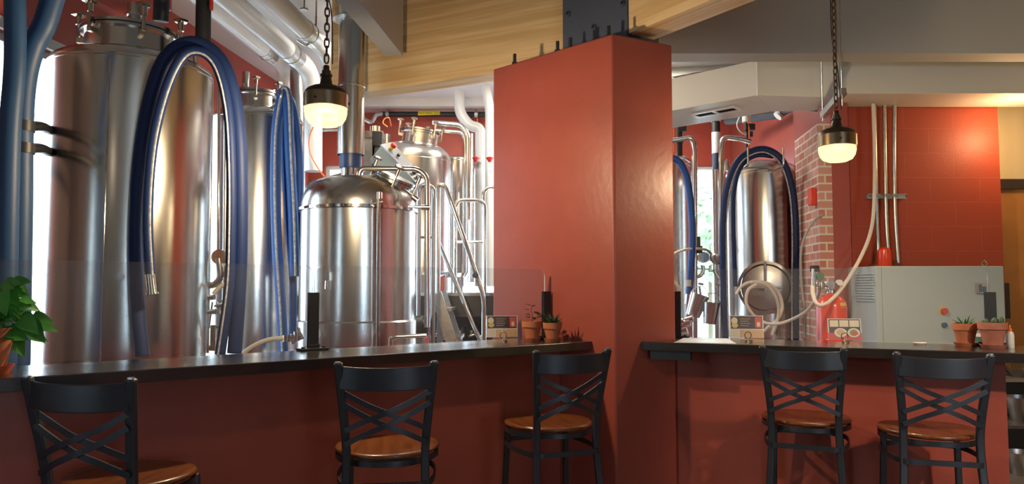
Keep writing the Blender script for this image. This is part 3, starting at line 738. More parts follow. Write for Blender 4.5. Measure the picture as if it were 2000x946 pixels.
# pipes of the dome
m = MB(); q = [P(598, 396, 5.45), P(600, 358, 5.45), P(676, 338, 5.6)]; m.tube([v - kb for v in fillet(q, .05)], .011); m.build('lid_stay', steel_d, kt)
m = MB(); q = [P(700, 352, 5.35), P(703, 329, 5.35), P(815, 330, 5.35), P(834, 345, 5.35), P(834, 640, 5.3)]; m.tube([v - kb for v in fillet(q, .09)], .02, 14); m.build('wash_pipe', steel, kt)
m = MB(); q = [P(798, 404, 5.3), P(834, 405, 5.3)]; m.tube([v - kb for v in q], .010).cyl(P(823, 405, 5.3) - kb, P(840, 405, 5.3) - kb, .018, 12); m.build('pipe_clamp', steel_d, kt)
m = MB(); q = [P(740, 378, 5.1), P(738, 680, 5.1)]; m.tube([v - kb for v in q], .014); m.cyl(P(741, 376, 5.1) - kb, P(741, 388, 5.1) - kb, .02, 14).tube([P(728, 398, 5.1) - kb, P(748, 394, 5.1) - kb], .012); m.build('sight_tube', steel_s, kt)
m = MB(); a = P(638, 540, 5.14) - kb; m.box(a, (.03, .02, .06)).cyl(a + Vector((0, 0, -.03)), a + Vector((0, -.01, -.09)), .01, 10); m.build('sample_tap', steel, kt)
m = MB(); a = P(720, 352, 5.4) - kb; m.cyl(a, a + Vector((.06, -.02, .0)), .04, 20).cyl(a + Vector((-.05, 0, 0)), a, .022, 16).lathe([(.0, .05), (.03, 0), (.015, -.05)], a + Vector((.01, -.05, -.03)), 4); m.build('lid_hinge', steel, kt)
m = MB(); a = P(790, 372, 5.35) - kb; m.cyl(a, P(812, 388, 5.3) - kb, .012, 12).cyl(P(806, 384, 5.3) - kb, P(816, 392, 5.3) - kb, .022, 14); m.build('lid_latch', steel_d, kt)
# flue
fx = P(685, 300, 5.58)
fl = thing('steel_flue', 'tall shiny steel flue rising from the kettle dome to the ceiling', 'flue', (fx.x, fx.y, 0))
zb1 = P(685, 303, 5.58)[2]; zb2 = P(685, 330, 5.58)[2]; zk = zsk + .26
rs = 26 / F * 5.58
MB().lathe([(rs, zb1), (rs, P(685, 172, 5.58)[2]), (rs + .004, P(685, 171, 5.58)[2]), (rs + .004, P(685, 167, 5.58)[2]), (rs, P(685, 166, 5.58)[2]), (rs, CE - .005)], seg=48, caps=False).build('pipe', steel, fl)
MB().lathe([(rs * .8, zb2), (rs * .84, zb2 + .01), (rs * .84, zb1 + .02)], seg=40).build('silicone_sleeve', mat('navy_silicone', (.02, .045, .16), .4), fl)
MB().lathe([(rs * .72, zk - .03), (rs * .72, zb2 + .02)], seg=40).build('outlet_neck', steel_s, fl)
MB().lathe([(rs + .002, 3.45), (rs + .05, 3.455), (rs + .05, 3.47), (rs + .002, 3.475)], seg=48, caps=False).build('collar', galv, fl)

# ---- mash tun on the platform
PZ = 1.36
cm = (-1.08, 7.85); rm = .425
zsm = P(800, 305, 7.42)[2]
mt = vessel('mash_tun', 'stainless mash tun with domed top standing on the platform behind the kettle', cm, rm, PZ + .22, zsm, .19, legs=False)
MB().lathe([(rm * .7, PZ), (rm * .7, PZ + .2)], seg=48, caps=False).build('skirt', steel_d, mt)
mb_ = Vector((cm[0], cm[1], 0)); pm = P(818, 262, 7.75) - mb_
manway(mt, pm.x, pm.y, zsm + .17, .2, .12, 6, rot=.3, tilt=Matrix.Rotation(math.radians(8), 4, Vector((.2, 1, 0))))
MB().cyl((-.25, -.05, zsm + .14), (-.25, -.05, zsm + .30), .04, 20).build('vent_port', steel, mt)
pipe_thing('steel_pipe', 'upper steel vapour pipe leaving the mash tun lid rightwards and turning down', [(845, 240, 7.7), (900, 244, 7.7), (914, 262, 7.7), (914, 430, 7.7)], .03, steel, rad=.1)
pipe_thing('steel_pipe', 'lower steel vapour pipe just under the upper one behind the mash tun', [(850, 255, 7.9), (905, 259, 7.9), (909, 280, 7.9), (909, 420, 7.9)], .022, steel, rad=.1)
lt = vessel('hot_liquor_tank', 'narrow stainless tank mostly hidden behind the mash tun, right of it', (P(890, 400, 8.5).x, 8.5), .15, PZ + .22, P(890, 312, 8.35)[2], .04, legs=False)
MB().lathe([(.1, PZ), (.1, PZ + .2)], seg=32, caps=False).build('skirt', steel_d, lt)

# control panel
a = P(777, 333, 6.6)
cp = thing('control_panel', 'tilted grey steel control panel with red stop button behind the kettle', 'control panel', a)
rotc = Matrix.Rotation(math.radians(47), 4, 'Y') @ Matrix.Rotation(math.radians(24), 4, 'X')
M3 = rotc.to_3x3()
def cpb(mb, c, d): 
    mb.box(M3 @ Vector(c), d, M=rotc); return mb
cpb(MB(), (0, 0, 0), (.46, .20, .18)).build('box', cabg, cp, smooth=False, bevel=.006)
cpb(MB(), (0, 0, .094), (.48, .22, .012)).build('face_plate', steel_d, cp, smooth=False)
m = MB(); m.cyl(M3 @ Vector((-.17, -.03, .11)), M3 @ Vector((-.17, -.03, .135)), .02, 16); m.build('button_collar', yellow, cp)
m = MB(); m.cyl(M3 @ Vector((-.17, -.03, .135)), M3 @ Vector((-.17, -.03, .165)), .026, 16); m.build('stop_button', redbtn, cp)
m = MB(); m.cyl(M3 @ Vector((-.08, -.03, .11)), M3 @ Vector((-.08, -.03, .13)), .016, 12); m.build('selector_switch', blackp, cp)
for k in range(3):
    m = MB(); m.cyl(M3 @ Vector((.08 + k * .05, -.04, .11)), M3 @ Vector((.08 + k * .05, -.04, .135)), .017, 12).cyl(M3 @ Vector((.08 + k * .05, .02, .11)), M3 @ Vector((.08 + k * .05, .02, .135)), .017, 12); m.build('push_buttons', blackp, cp)
cp_arm = MB(); cp_arm.tube([(.02, .06, -.08), (.02, .35, -.3), (.02, 7.19 - a.y, PZ - .1 - a.z)], .028); cp_arm.build('support_arm', steel_d, cp)
# brewhouse hoist posts left of the mash tun
hp = thing('steel_frame_post', 'pale square steel posts with black clamp between flue and mash tun', 'post', P(735, 600, 6.9))
b0 = hp.location.copy()
for x, w in ((722, .05), (736, .035)):
    p = P(x, 268, 6.9); MB().lohi((p.x - w - b0.x, -.03, -b0.z), (p.x + w - b0.x, .03, p.z - b0.z)).build('upright', galv if w > .04 else steel, hp, smooth=False)
p = P(738, 272, 6.85) - b0; MB().box(p, (.09, .09, .13)).build('clamp', blackp, hp, smooth=False)
p = P(722, 264, 6.88) - b0; MB().box(p, (.26, .08, .06)).cyl(p + Vector((.05, 0, .03)), p + Vector((.05, 0, .08)), .05, 16).build('cross_head', steel, hp)
w_ = MB(); q = [P(728, 222, 7.2), P(742, 232, 7.2), P(751, 222, 7.2), P(758, 232, 7.2), P(762, 250, 7.2)]
hose('orange_air_line', 'short curly orange air line above the mash tun shoulder', [(757, 248, 7.4), (748, 240, 7.4), (752, 232, 7.4), (760, 231, 7.4), (764, 246, 7.5)], .006, orange, cat='tube')
hose('orange_air_line', 'long orange air line hanging between the white drain pipes', [(932, 232, 8.6), (933, 280, 8.6), (930, 310, 8.6), (931, 330, 8.6)], .006, orange, cat='tube')
hose('orange_air_line', 'orange air line drooping below the left pendant lamp', [(612, 248, 7.0), (604, 270, 7.0), (606, 300, 7.0), (622, 330, 7.0), (634, 345, 7.0)], .006, orange, cat='tube')

# platform and stair
pl = thing('platform', 'raised dark steel brewhouse platform with bright deck edge behind the kettle', 'platform', (0, 0, 0))
X0, X1 = -1.75, .35
MB().lohi((X0, 7.2, PZ - .03), (X1, 8.9, PZ)).build('deck', steel, pl, smooth=False)
MB().lohi((X0, 7.18, PZ - .22), (X1, 7.2, PZ - .03)).lohi((X1 - .02, 7.2, PZ - .22), (X1, 8.9, PZ - .03)).lohi((X0, 8.88, PZ - .22), (X1, 8.9, PZ - .03)).build('apron', mat('dark_deck_steel', (.05, .052, .056), .4, .6), pl, smooth=False)
for x in (X0 + .05, -.7, X1 - .05):
    for y in (7.25, 8.83): MB().lohi((x - .03, y - .03, 0), (x + .03, y + .03, PZ - .2)).build('leg', steel_d, pl, smooth=False)
MB().lohi((X0, 7.24, .62), (X1, 7.30, .66)).build('cross_brace', steel_d, pl, smooth=False)
def rail_loop(xa, xb_, yt, D, r=.02, mid=None, zb=PZ):
    a = P(xa, yt, D); b = P(xb_, yt, D); m = MB()
    m.tube(fillet([Vector((a.x, D, zb)), a, b, Vector((b.x, D, zb))], .09), r, 12)
    if mid: c = P(xa, mid, D); m.tube([Vector((a.x, D, c.z)), Vector((b.x, D, c.z))], r * .7)
    return m
g = tag(rail_loop(889, 947, 391, 7.3, mid=473).build('guard_rail', steel), 'looped steel guard rail at the head of the platform, right of the stair', 'rail')
tag(rail_loop(944, 990, 366, 7.7).build('guard_rail', steel), 'looped steel guard rail partly hidden by the pillar', 'rail')
m = rail_loop(819, 847, 363, 6.4, zb=.0, mid=463); tag(m.build('guard_rail', steel_d), 'narrow looped steel rail left of the stair handrail', 'rail')
sd = thing('steel_stair', 'steep steel stair with tubular handrails climbing to the platform', 'stair', P(885, 700, 6.8)); sb = sd.location.copy(); sb.z = 0; sd.location = sb
def seg_down(a, b, z):  # extend line a->b down to height z
    k = (z - a.z) / (b.z - a.z); return a + (b - a) * k
for D in (6.6, 7.12):
    a = P(851, 572, 6.6); b = P(882, 668, 6.6); a.y = b.y = D; e = seg_down(a, b, .0)
    MB().tube([a - sb, e - sb], 0, flat=(.03, .10), up=(1, 0, 0)).build('stringer', galv, sd, smooth=False)
a = P(851, 572, 6.6); b = P(882, 668, 6.6); e = seg_down(a, b, .0)
for k in range(5):
    q = a.lerp(e, (k + .6) / 5.4); MB().lohi((q.x - sb.x - .09, 6.62 - sb.y, q.z - .015), (q.x - sb.x + .09, 7.1 - sb.y, q.z + .015)).build('tread', steel_d, sd, smooth=False)
m = MB(); q = [P(855, 575, 6.6), P(856, 362, 6.6), P(870, 362, 6.6), P(945, 580, 6.6), P(945, 680, 6.6)]; q[-1].z = .05; m.tube([v - sb for v in fillet(q, .1)], .021, 12); m.build('handrail', steel, sd)
m = MB(); q = [P(854, 468, 6.95), P(935, 660, 6.95), P(945, 684, 6.95)]; m.tube([v - sb for v in q], .019, 12); m.build('handrail', steel, sd)
m = MB(); a = P(929, 538, 6.58) - sb; m.cyl(a + Vector((0, -.02, 0)), a + Vector((0, .03, 0)), .028, 14); m.build('rail_joint', steel_s, sd)
# pump and hardware under the kettle/platform
pu = thing('pump', 'dark pump and motor on the floor below the platform', 'pump', P(790, 640, 6.35)); 
bb = pu.location.copy(); pu.location.z = 0; z = bb.z
MB().cyl((-.1, 0, z), (.16, 0, z), .1, 28).cyl((.16, 0, z), (.2, 0, z), .07, 20).build('motor', blackp, pu)
MB().lohi((-.12, -.08, 0), (.16, .08, z - .09)).build('pedestal', steel_d, pu, smooth=False)
MB().cyl((-.1, 0, z), (-.17, 0, z), .07, 24).cyl((-.14, 0, z), (-.14, 0, z + .3), .022, 14).build('pump_head', steel, pu)
rk_ = thing('equipment_rack', 'dark equipment rack with steel fittings under the brewhouse platform', 'rack', (-.52, 7.75, 0))
dk = mat('dark_rack_steel', (.025, .027, .03), .4, .3)
m = MB()
for x in (-.31, .29): 
    for y in (-.2, .2): m.lohi((x, y - .02, 0), (x + .03, y + .02, 1.12))
m.build('upright', dk, rk_, smooth=False)
for z in (.2, .62, .84, 1.09): MB().lohi((-.31, -.2, z), (.32, .2, z + .025)).build('shelf_board', dk, rk_, smooth=False)
MB().lohi((-.31, .2, .1), (.32, .215, 1.11)).build('back_panel', dk, rk_, smooth=False)
for k in range(5):
    x = -.24 + k * .115
    MB().cyl((x - .03, -.12, .91), (x + .03, -.12, .93), .03, 16).cyl((x, -.12, .9), (x, -.15, .98), .014, 12).build('steel_fitting', steel if k % 2 else steel_s, rk_)
    MB().lathe([(.001, .865), (.035, .865), (.04, .96), (.02, 1.0), (.001, 1.01)], (x + .03, .05, 0), 16).build('black_jug', blackp, rk_)
m = MB(); tag(hose('steel_pipe', 'bent steel pipe lying low in front of the pump', [(760, 960, 4.97), (762, 690, 4.97), (768, 662, 4.97), (790, 658, 4.97), (833, 656, 4.97)], .014, steel, cat='pipe'), None)

# ---- ceiling ducts on the left
def vduct(name, label, pts, r, m, clamps=(), cm_=galv, rad=.35):
    q = [P(*p) for p in pts]; q2 = fillet(q, rad, 8); root = q2[0].copy()
    o = thing(name, label, 'duct', root)
    MB().tube([v - root for v in q2], r, 24).build('pipe', m, o, ang=80)
    a, b = q[0], q[1]
    for t0, t1 in clamps:
        MB().tube([a.lerp(b, t0) - root, a.lerp(b, t1) - root], r * 1.05, 24).tube([a.lerp(b, (t0 + t1) / 2 - .004) - root, a.lerp(b, (t0 + t1) / 2 + .004) - root], r * 1.12, 24).build('metal_coupling', cm_, o)
    return o
vduct('white_duct', 'white ceiling duct lowest and leftmost, with one metal coupling', [(340, -45, 5.2), (559, 133, 7.55), (559, 210, 7.55)], .075, pvc, [(.72, .82)], rad=.25)
pipe_thing('steel_duct', 'vertical dull steel duct left of the hanging lamp', [(581, 112, 7.3), (581, 842, 7.3)], .072, steel_d, 'duct')
vduct('white_duct', 'white ceiling duct in the middle of three, bending down behind the lamp', [(395, -45, 4.9), (612, 142, 7.1), (612, 335, 7.1)], .085, pvc, [(.68, .80)], rad=.3)
vduct('white_duct', 'white ceiling duct rightmost of three with brass hanger', [(470, -60, 4.7), (648, 108, 6.5), (648, 232, 6.5)], .08, pvc, [(.62, .75)], rad=.3)
hg = MB(); a = P(600, 60, 5.9); b = P(606, 30, 5.9)
hg.tube(cr([a + Vector((-.08, 0, -.08)), a + Vector((0, 0, -.12)), a + Vector((.06, 0, -.02)), a + Vector((.07, 0, .12))], 6), .008).cyl(a + Vector((.07, 0, .1)), Vector((a.x + .07, a.y, CE)), .006, 8)
tag(hg.build('pipe_hanger', brass_w), 'brass coloured hook hanger on the rightmost white duct', 'hanger')
for (x, D, lab) in ((594, 5.4, 'thin ceiling rod with a small cross disc above the lamp'),):
    a = P(x, 20, D); o = MB().cyl(a, (a.x, a.y, CE), .005, 8).lathe([(.03, 0), (.03, .01)], a, 16).build('ceiling_rod', steel_d); tag(o, lab, 'rod')
# black insulated lines, upper left
pipe_thing('insulated_pipe', 'black insulated pipe dropping from the ceiling above the blue hose loop', [(399, -70, 4.6), (396, 100, 4.6)], .046, rubber, rad=.1)
pipe_thing('insulated_pipe', 'black insulated pipe just above the fermenter lid', [(318, -60, 4.85), (314, 42, 4.9)], .05, rubber, rad=.08)
for (x, y, D, lab) in ((332, 8, 4.95, 'small red tag beside the fermenter lid pipe'), (413, 6, 4.55, 'small red tag beside the black pipe over the blue hoses')):
    a = P(x, y, D); tag(MB().box(a, (.015, .03, .09)).build('red_tag', redbtn, bevel=.004), lab, 'tag')
pipe_thing('trunk_hose', 'thick blue trunk hose, straight one at far left edge', [(28, -60, 3.45), (30, 80, 3.45), (28, 150, 3.45), (18, 300, 3.45), (10, 740, 3.45)], .046, hosed, smooth=True)
pipe_thing('trunk_hose', 'thick blue trunk hose bending in from upper right at left edge', [(122, -60, 3.6), (102, 0, 3.6), (86, 50, 3.6), (66, 88, 3.6), (49, 150, 3.6), (42, 240, 3.6), (40, 420, 3.6), (34, 740, 3.6)], .053, hosed, smooth=True)
for y, lab in ((247, 'upper black strap binding the insulated hoses to the fermenter'), (290, 'lower black strap binding the insulated hoses to the fermenter')):
    m = MB(); a = P(43, y, 3.6); m.lathe([(.056, -.025), (.056, .025)], a, 24, caps=False).tube(cr([a + Vector((.03, 0, 0)), P(80, y, 3.9), P(95, y + 7, 4.24)], 5), .026)
    tag(m.build('strap', blackp), lab, 'strap')

# ---- gas pipe and drains, centre
gp = thing('gas_pipe', 'black gas pipe with yellow label running along the back wall', 'pipe', P(745, 222, 9.3)); gb = gp.location.copy()
a = P(748, 223, 9.3) - gb; b = P(975, 224, 9.3) - gb; MB().cyl(a, b, .034, 16).build('pipe', blackp, gp)
m = MB(); m.tube(fillet([a, a + Vector((-.08, 0, 0)), a + Vector((-.14, 0, -.12)), a + Vector((-.3, 0, -.02))], .05), .03); m.build('elbow', galv, gp)
a = P(817, 222.5, 9.3) - gb; b = P(860, 222.5, 9.3) - gb; MB().cyl(a, b, .037, 24).build('label_band', yellow, gp)
c = P(838.5, 222.5, 9.3) - gb; text_mesh('label_text', 'NATURAL GAS', .042, ink, gp, xf((0, -1, 0), c.x, c.y - .038, c.z))
for x in (757, 930):
    a = P(x, 214, 9.3) - gb; MB().cyl((a.x, 0, a.z - .06), (a.x, 0, 3.67 - gb.z), .006, 8).lathe([(.045, -.02), (.045, .02)], (a.x, 0, P(x, 223, 9.3)[2] - gb.z), 16, Matrix.Rotation(PI / 2, 3, 'Y')).build('hanger', steel_d, gp)
def drain(label, pts, r): return pipe_thing('drain_pipe', label, pts, r, pvc, 'pipe', rad=.12)
dp1 = drain('thick white drain pipe with offset bend left of the pillar', [(897, 176, 8.6), (897, 220, 8.6), (917, 246, 8.6), (938, 250, 8.6), (938, 560, 8.6)], .062)
dp2 = drain('white drain pipe closest to the pillar edge', [(948, 165, 8.4), (952, 190, 8.4), (957, 215, 8.4), (957, 560, 8.4)], .055)
pipe_thing('drain_pipe', 'grey vertical pipe on the back wall left of the drains', [(920, 262, 9.43), (920, 552, 9.43)], .05, galv, 'pipe')
for (x, y, D, lab) in ((930, 310, 8.5, 'small red valve wheel on the left drain pipe'), (957, 310, 8.3, 'small red valve wheel beside the pillar')):
    d_ = dp1 if x < 940 else dp2; a = P(x, y, D) - d_.location; a.y -= .06; MB().lathe([(.015, -.05), (.045, 0), (.015, .012)], a, 6).cyl(a, a + Vector((0, .06, -.02)), .012, 10).build('valve_wheel', redbtn, d_)
# rack of wire things below left lamp
pipe_thing('steel_pipe', 'thin horizontal steel pipes and brackets under the left lamp', [(581, 262, 7.3), (612, 250, 7.3), (660, 246, 7.3)], .018, galv, rad=.05)
pipe_thing('steel_pipe', 'second thin bracket pipe under the left lamp, slightly lower', [(581, 292, 7.3), (604, 256, 7.3), (664, 254, 7.3)], .012, galv, rad=.05)

# ================================================================== RIGHT BREWERY
g6 = (2.373, 7.01); r6 = .325
zs6 = P(1490, 335, 6.7)[2]
t6 = vessel('fermenter', 'stainless fermenter with round manway, wrapped by blue hose, right of pillar', g6, r6, .5, zs6, .12)
# shoulder lugs and front manway
for x in (1420, 1532):
    a = P(x, 318, 6.95) - Vector((g6[0], g6[1], 0)); MB().cyl(a + Vector((0, 0, -.08)), a + Vector((0, 0, .02)), .035, 16, r2=.022).cyl(a + Vector((0, 0, .02)), a + Vector((0, 0, .035)), .01, 10).build('lifting_lug', steel, t6)
b6 = Vector((g6[0], g6[1], 0))
pm = P(1487, 562, 6.7) - b6; view6 = Vector((pm.x, pm.y, 0)).normalized() if Vector((pm.x, pm.y, 0)).length > .05 else Vector((-.3, -1, 0))
view6 = Vector((-.28, -.96, 0)).normalized()
rot6 = view6.to_track_quat('Z', 'Y').to_matrix()
cc = Vector((0, 0, pm.z)) + view6 * (r6 - .06)
MB().lathe([(.225, 0), (.225, .07), (.24, .075), (.24, .09), (.215, .095)], cc, 48, rot6, caps=False).build('manway_ring', steel, t6)
MB().lathe([(.21, .07), (.20, .082), (.12, .10), (.001, .108)], cc, 48, rot6).build('manway_door', steel_d, t6)
rt = Vector((0, 0, 1)).cross(view6).normalized(); up = Vector((0, 0, 1)); o_ = cc + view6 * .12
MB().tube([o_ + up * .23, o_ - up * .05], .012).tube([o_ + up * .0 - rt * .13, o_ + rt * .13], .01).cyl(o_ - view6 * .02, o_ + view6 * .05, .02, 14).tube([o_ + view6 * .05 - rt * .05, o_ + view6 * .05 + rt * .05], .009).build('manway_yoke', steel_d, t6)
MB().tube([o_ + rt * .23 - view6 * .04 + up * .1, o_ + rt * .23 - view6 * .04 - up * .1], .014).build('manway_hinge', steel, t6)
g5 = (1.535, 7.66); r5 = .345; zs5 = P(1340, 322, 7.35)[2]
t5 = vessel('fermenter', 'stainless fermenter partly hidden by the pillar edge on its right', g5, r5, .5, zs5, .12)
a = P(1337, 305, 7.5) - Vector((g5[0], g5[1], 0)); MB().cyl(a + Vector((0, 0, -.1)), a, .03, 16, r2=.02).build('lifting_lug', steel, t5)
hose('brew_hose', 'blue hose arching over the round manway fermenter, outer run', [(1418, 664, 6.45), (1414, 560, 6.45), (1413, 440, 6.45), (1420, 370, 6.45), (1440, 318, 6.45), (1470, 296, 6.45), (1500, 294, 6.45), (1528, 316, 6.45), (1546, 366, 6.45), (1553, 440, 6.45), (1553, 560, 6.45), (1553, 664, 6.45)], .033, hoseb, stripe_side=.9)
hose('brew_hose', 'second blue hose close inside the left run of the arching hose', [(1436, 560, 6.5), (1432, 440, 6.5), (1434, 370, 6.5), (1448, 325, 6.5), (1476, 304, 6.5), (1510, 306, 6.5)], .02, hoseb)
for x in (1448, 1515):
    a = P(x, 318, 6.6); tag(MB().tube(fillet([a + Vector((0, .1, -.06)), a + Vector((0, -.19, -.06)), a + Vector((0, -.19, .1))], .03), .009).build('hose_hook', steel), 'steel hook under the arching blue hose, %s' % ('left side' if x < 1480 else 'right side'), 'hook')
hs2 = hose('brew_hose', 'blue hose curving down at the pillar edge before the bright window', [(1312, 308, 6.75), (1328, 318, 6.75), (1342, 350, 6.75), (1350, 410, 6.75), (1352, 480, 6.75), (1346, 575, 6.75)], .032, hosel)
p = P(1346, 575, 6.75) - hs2.location; MB().cyl(p, p + Vector((-.01, 0, -.09)), .035, 20).build('coupling', steel, hs2); MB().cyl(p + Vector((0, 0, .07)), p + Vector((0, 0, .13)), .0345, 20).build('white_band', card_w, hs2)
# inverted U vent pipes
pipe_thing('steel_pipe', 'bent steel vent pipe left, coming from the pillar and turning down', [(1300, 277, 7.0), (1352, 268, 7.0), (1357, 290, 7.0), (1357, 690, 7.0), (1357, 820, 7.0)], .026, steel, rad=.1)
pipe_thing('steel_pipe', 'bent steel vent pipe beside the arching hose turning down leftwards', [(1466, 277, 7.0), (1450, 272, 7.0), (1412, 268, 7.0), (1409, 290, 7.0), (1409, 690, 7.0), (1409, 852, 7.0)], .026, steel, rad=.1)
sp = thing('vent_stack', 'striped white and black vertical vent pipe right of the bright window', 'pipe', P(1398, 230, 7.6)); s0_ = sp.location.copy()
def zrel(y, D=7.6, x=1398): return P(x, y, D)[2] - s0_.z
for (ya, yb, r, m_, n_) in ((220, 238, .05, pvc, 'white_socket'), (238, 259, .042, blackp, 'black_sleeve'), (259, 300, .045, pvc, 'white_section'), (300, 332, .042, mat('dark_blue_sleeve', (.02, .05, .10), .4), 'blue_sleeve'), (332, 832, .05, steel, 'steel_section')):
    MB().cyl((0, 0, zrel(yb)), (0, 0, zrel(ya)), r, 24).build(n_, m_, sp)
MB().cyl((0, 0, zrel(221)), (0, 0, 3.3 - s0_.z), .03, 16).build('riser', pvc, sp)
ap = thing('actuated_valve', 'white cap and black valve with orange line above the arched hose', 'valve', P(1458, 230, 7.2)); s1_ = ap.location.copy(); zz1 = lambda y: P(1458, y, 7.2)[2] - s1_.z
MB().cyl((0, 0, zz1(239)), (0, 0, zz1(222)), .042, 20).build('white_cap', pvc, ap)
MB().cyl((0, 0, zz1(300)), (0, 0, zz1(240)), .02, 14).box((.02, -.02, zz1(250)), (.09, .07, .06)).box((.015, -.02, zz1(264)), (.06, .05, .05)).build('valve_body', blackp, ap)
MB().tube(cr([(-.0, -.04, zz1(238)), (.005, -.06, zz1(262)), (-.004, -.05, zz1(300))], 5), .007).build('orange_line', orange, ap)
MB().tube(cr([(-.06, 0, zz1(224)), (-.1, -.02, zz1(244)), (-.07, -.02, zz1(258)), (0, -.02, zz1(266))], 6), .006).build('white_line', pvc, ap)
MB().cyl((0, 0, zz1(223)), (0, 0, CE - s1_.z), .03, 14).build('riser', pvc, ap)
bv = thing('black_valve', 'black valve and bracket hanging by the pillar under the duct', 'valve', P(1327, 260, 7.1)); s2_ = bv.location.copy(); zq = lambda y: P(1327, y, 7.1)[2] - s2_.z
MB().cyl((0, 0, zq(305)), (0, 0, zq(240)), .028, 14).box((.02, -.01, zq(250)), (.08, .06, .08)).box((0, 0, zq(275)), (.06, .06, .05)).build('body', blackp, bv)
MB().tube([(-.06, -.03, zq(248)), (-.06, -.03, zq(300))], .007).build('orange_line', orange, bv)
MB().box((-.04, 0, zq(238)), (.12, .06, .06)).lohi((-.02, -.02, zq(238)), (.02, .02, CE - s2_.z)).build('bracket', steel_d, bv, smooth=False)

# valves, gauges, buckets before the window
gc = thing('gauge_cluster', 'two round steel gauges on bent pipes before the bright window', 'gauge', P(1376, 500, 7.0)); s3_ = gc.location.copy()
pg = lambda x, y, D=7.0: P(x, y, D) - s3_
MB().cyl(pg(1374, 503) + Vector((0, .02, 0)), pg(1374, 503) + Vector((0, -.015, 0)), .055, 28).build('gauge', steel_d, gc)
MB().cyl(pg(1374, 503) + Vector((0, -.015, 0)), pg(1374, 503) + Vector((0, -.018, 0)), .045, 28).build('dial', steel_s, gc)
MB().lathe([(.02, -.06), (.055, -.01), (.055, .03), (.04, .045)], pg(1398, 505), 24).build('cup', steel_d, gc)
MB().tube(cr([pg(1372, 518), pg(1373, 530), pg(1366, 540), pg(1356, 540)], 6), .018).tube(cr([pg(1396, 515), pg(1396, 530), pg(1403, 542), pg(1409, 545)], 6), .018).build('elbow', steel, gc)
MB().box(pg(1362, 473), (.05, .04, .1)).box(pg(1364, 488), (.07, .05, .07)).build('actuator', blackp, gc, bevel=.005)
MB().tube([pg(1352, 525), pg(1386, 526)], .006).tube([pg(1388, 530), pg(1408, 530)], .006).tube([pg(1364, 554), pg(1374, 556)], .012).build('clamp_rods', steel_d, gc)
MB().tube([pg(1366, 560), pg(1370, 585)], .012).tube([pg(1402, 560), pg(1400, 600)], .012).cyl(pg(1398, 556), pg(1408, 558), .02, 12).build('down_pipe', steel, gc)
def bucket(label, x, y, D, tilt, r=.075, h=.19):
    c = P(x, y, D); o = thing('steel_bucket', label, 'bucket', c); o.rotation_euler = (0, tilt, 0)
    MB().lathe([(.001, -h / 2), (r * .72, -h / 2), (r, h / 2), (r + .006, h / 2), (r - .004, h / 2 - .004), (r * .7, -h / 2 + .006), (.001, -h / 2 + .006)], seg=32, caps=False).build('pail', steel, o)
    MB().tube(cr([(-r, 0, h / 2), (-r * .4, 0, h / 2 + .07), (r * .4, 0, h / 2 + .07), (r, 0, h / 2)], 6), .004).build('bail_handle', steel_d, o)
    return o
bucket('tilted steel bucket hanging before the window, nearer the pillar', 1360, 597, 6.6, math.radians(20), .085, .2)
bucket('upright steel bucket hanging beside the blue hose', 1388, 612, 6.5, math.radians(6), .075, .19)
cu = thing('steel_coupler', 'bundle of steel clamps and fittings low beside the pillar', 'fitting', P(1335, 640, 6.4)); s4_ = cu.location.copy()
for (x, y, rr) in ((1328, 630, .03), (1340, 632, .035), (1334, 646, .04), (1345, 625, .03)):
    a = P(x, y, 6.4) - s4_; MB().cyl(a + Vector((-.03, 0, -.01)), a + Vector((.03, -.02, .01)), rr, 18).build('clamp', steel_s, cu)
MB().tube(cr([P(1322, 600, 6.4) - s4_, P(1322, 640, 6.4) - s4_, P(1334, 656, 6.4) - s4_, P(1340, 760, 6.4) - s4_, P(1340, 881, 6.4) - s4_], 6), .014).build('bent_tube', steel, cu)
wt('white tube arcing behind the hanging gauges at the pillar edge', [(1306, 505, 6.7), (1320, 494, 6.7), (1345, 487, 6.7), (1378, 488, 6.95), (1392, 500, 7.0)], .012)
wt('white tube loop low at the pillar edge beside the black post', [(1308, 545, 6.2), (1322, 556, 6.2), (1330, 572, 6.2), (1326, 588, 6.2), (1314, 596, 6.2)], .013)
# coils of white tube on the manway
wt('white tube coil hanging on the round manway, larger loop running right', [(1438, 575, 6.3), (1448, 560, 6.3), (1468, 551, 6.3), (1500, 554, 6.3), (1520, 572, 6.3), (1528, 600, 6.3), (1518, 625, 6.3), (1500, 640, 6.3), (1492, 648, 6.3)], .013)
wt('white tube coil hanging on the round manway, inner teardrop loop', [(1468, 551, 6.27), (1495, 556, 6.27), (1514, 578, 6.27), (1521, 605, 6.27), (1516, 635, 6.27), (1508, 655, 6.27)], .013)
wt('white tube coil on the round manway, left drooping loop', [(1478, 556, 6.24), (1462, 566, 6.24), (1457, 588, 6.24), (1464, 606, 6.24), (1478, 622, 6.24)], .013)
wt('long pale tube sweeping from the manway up past the brick pier', [(1478, 622, 6.2), (1498, 632, 6.1), (1524, 632, 6.0), (1552, 622, 5.9), (1578, 606, 5.7), (1596, 580, 5.5), (1601, 566, 5.35)], .013)
wt('grey thin tube drooping down the face of the brick pier', [(1606, 420, 5.85), (1590, 432, 5.85), (1572, 462, 5.85), (1564, 500, 5.85), (1566, 560, 5.85), (1572, 610, 5.85), (1572, 660, 5.85)], .009, mat('grey_tubing', (.3, .26, .25), .5))
wt('thick pale hose running from the ceiling down to the red gas cylinder', [(1705, 203, 5.85), (1708, 300, 5.85), (1707, 400, 5.8), (1700, 455, 5.7), (1680, 505, 5.6), (1650, 555, 5.4), (1625, 585, 5.2), (1606, 596, 5.1), (1594, 592, 5.1), (1588, 575, 5.15), (1587, 560, 5.2)], .0135)
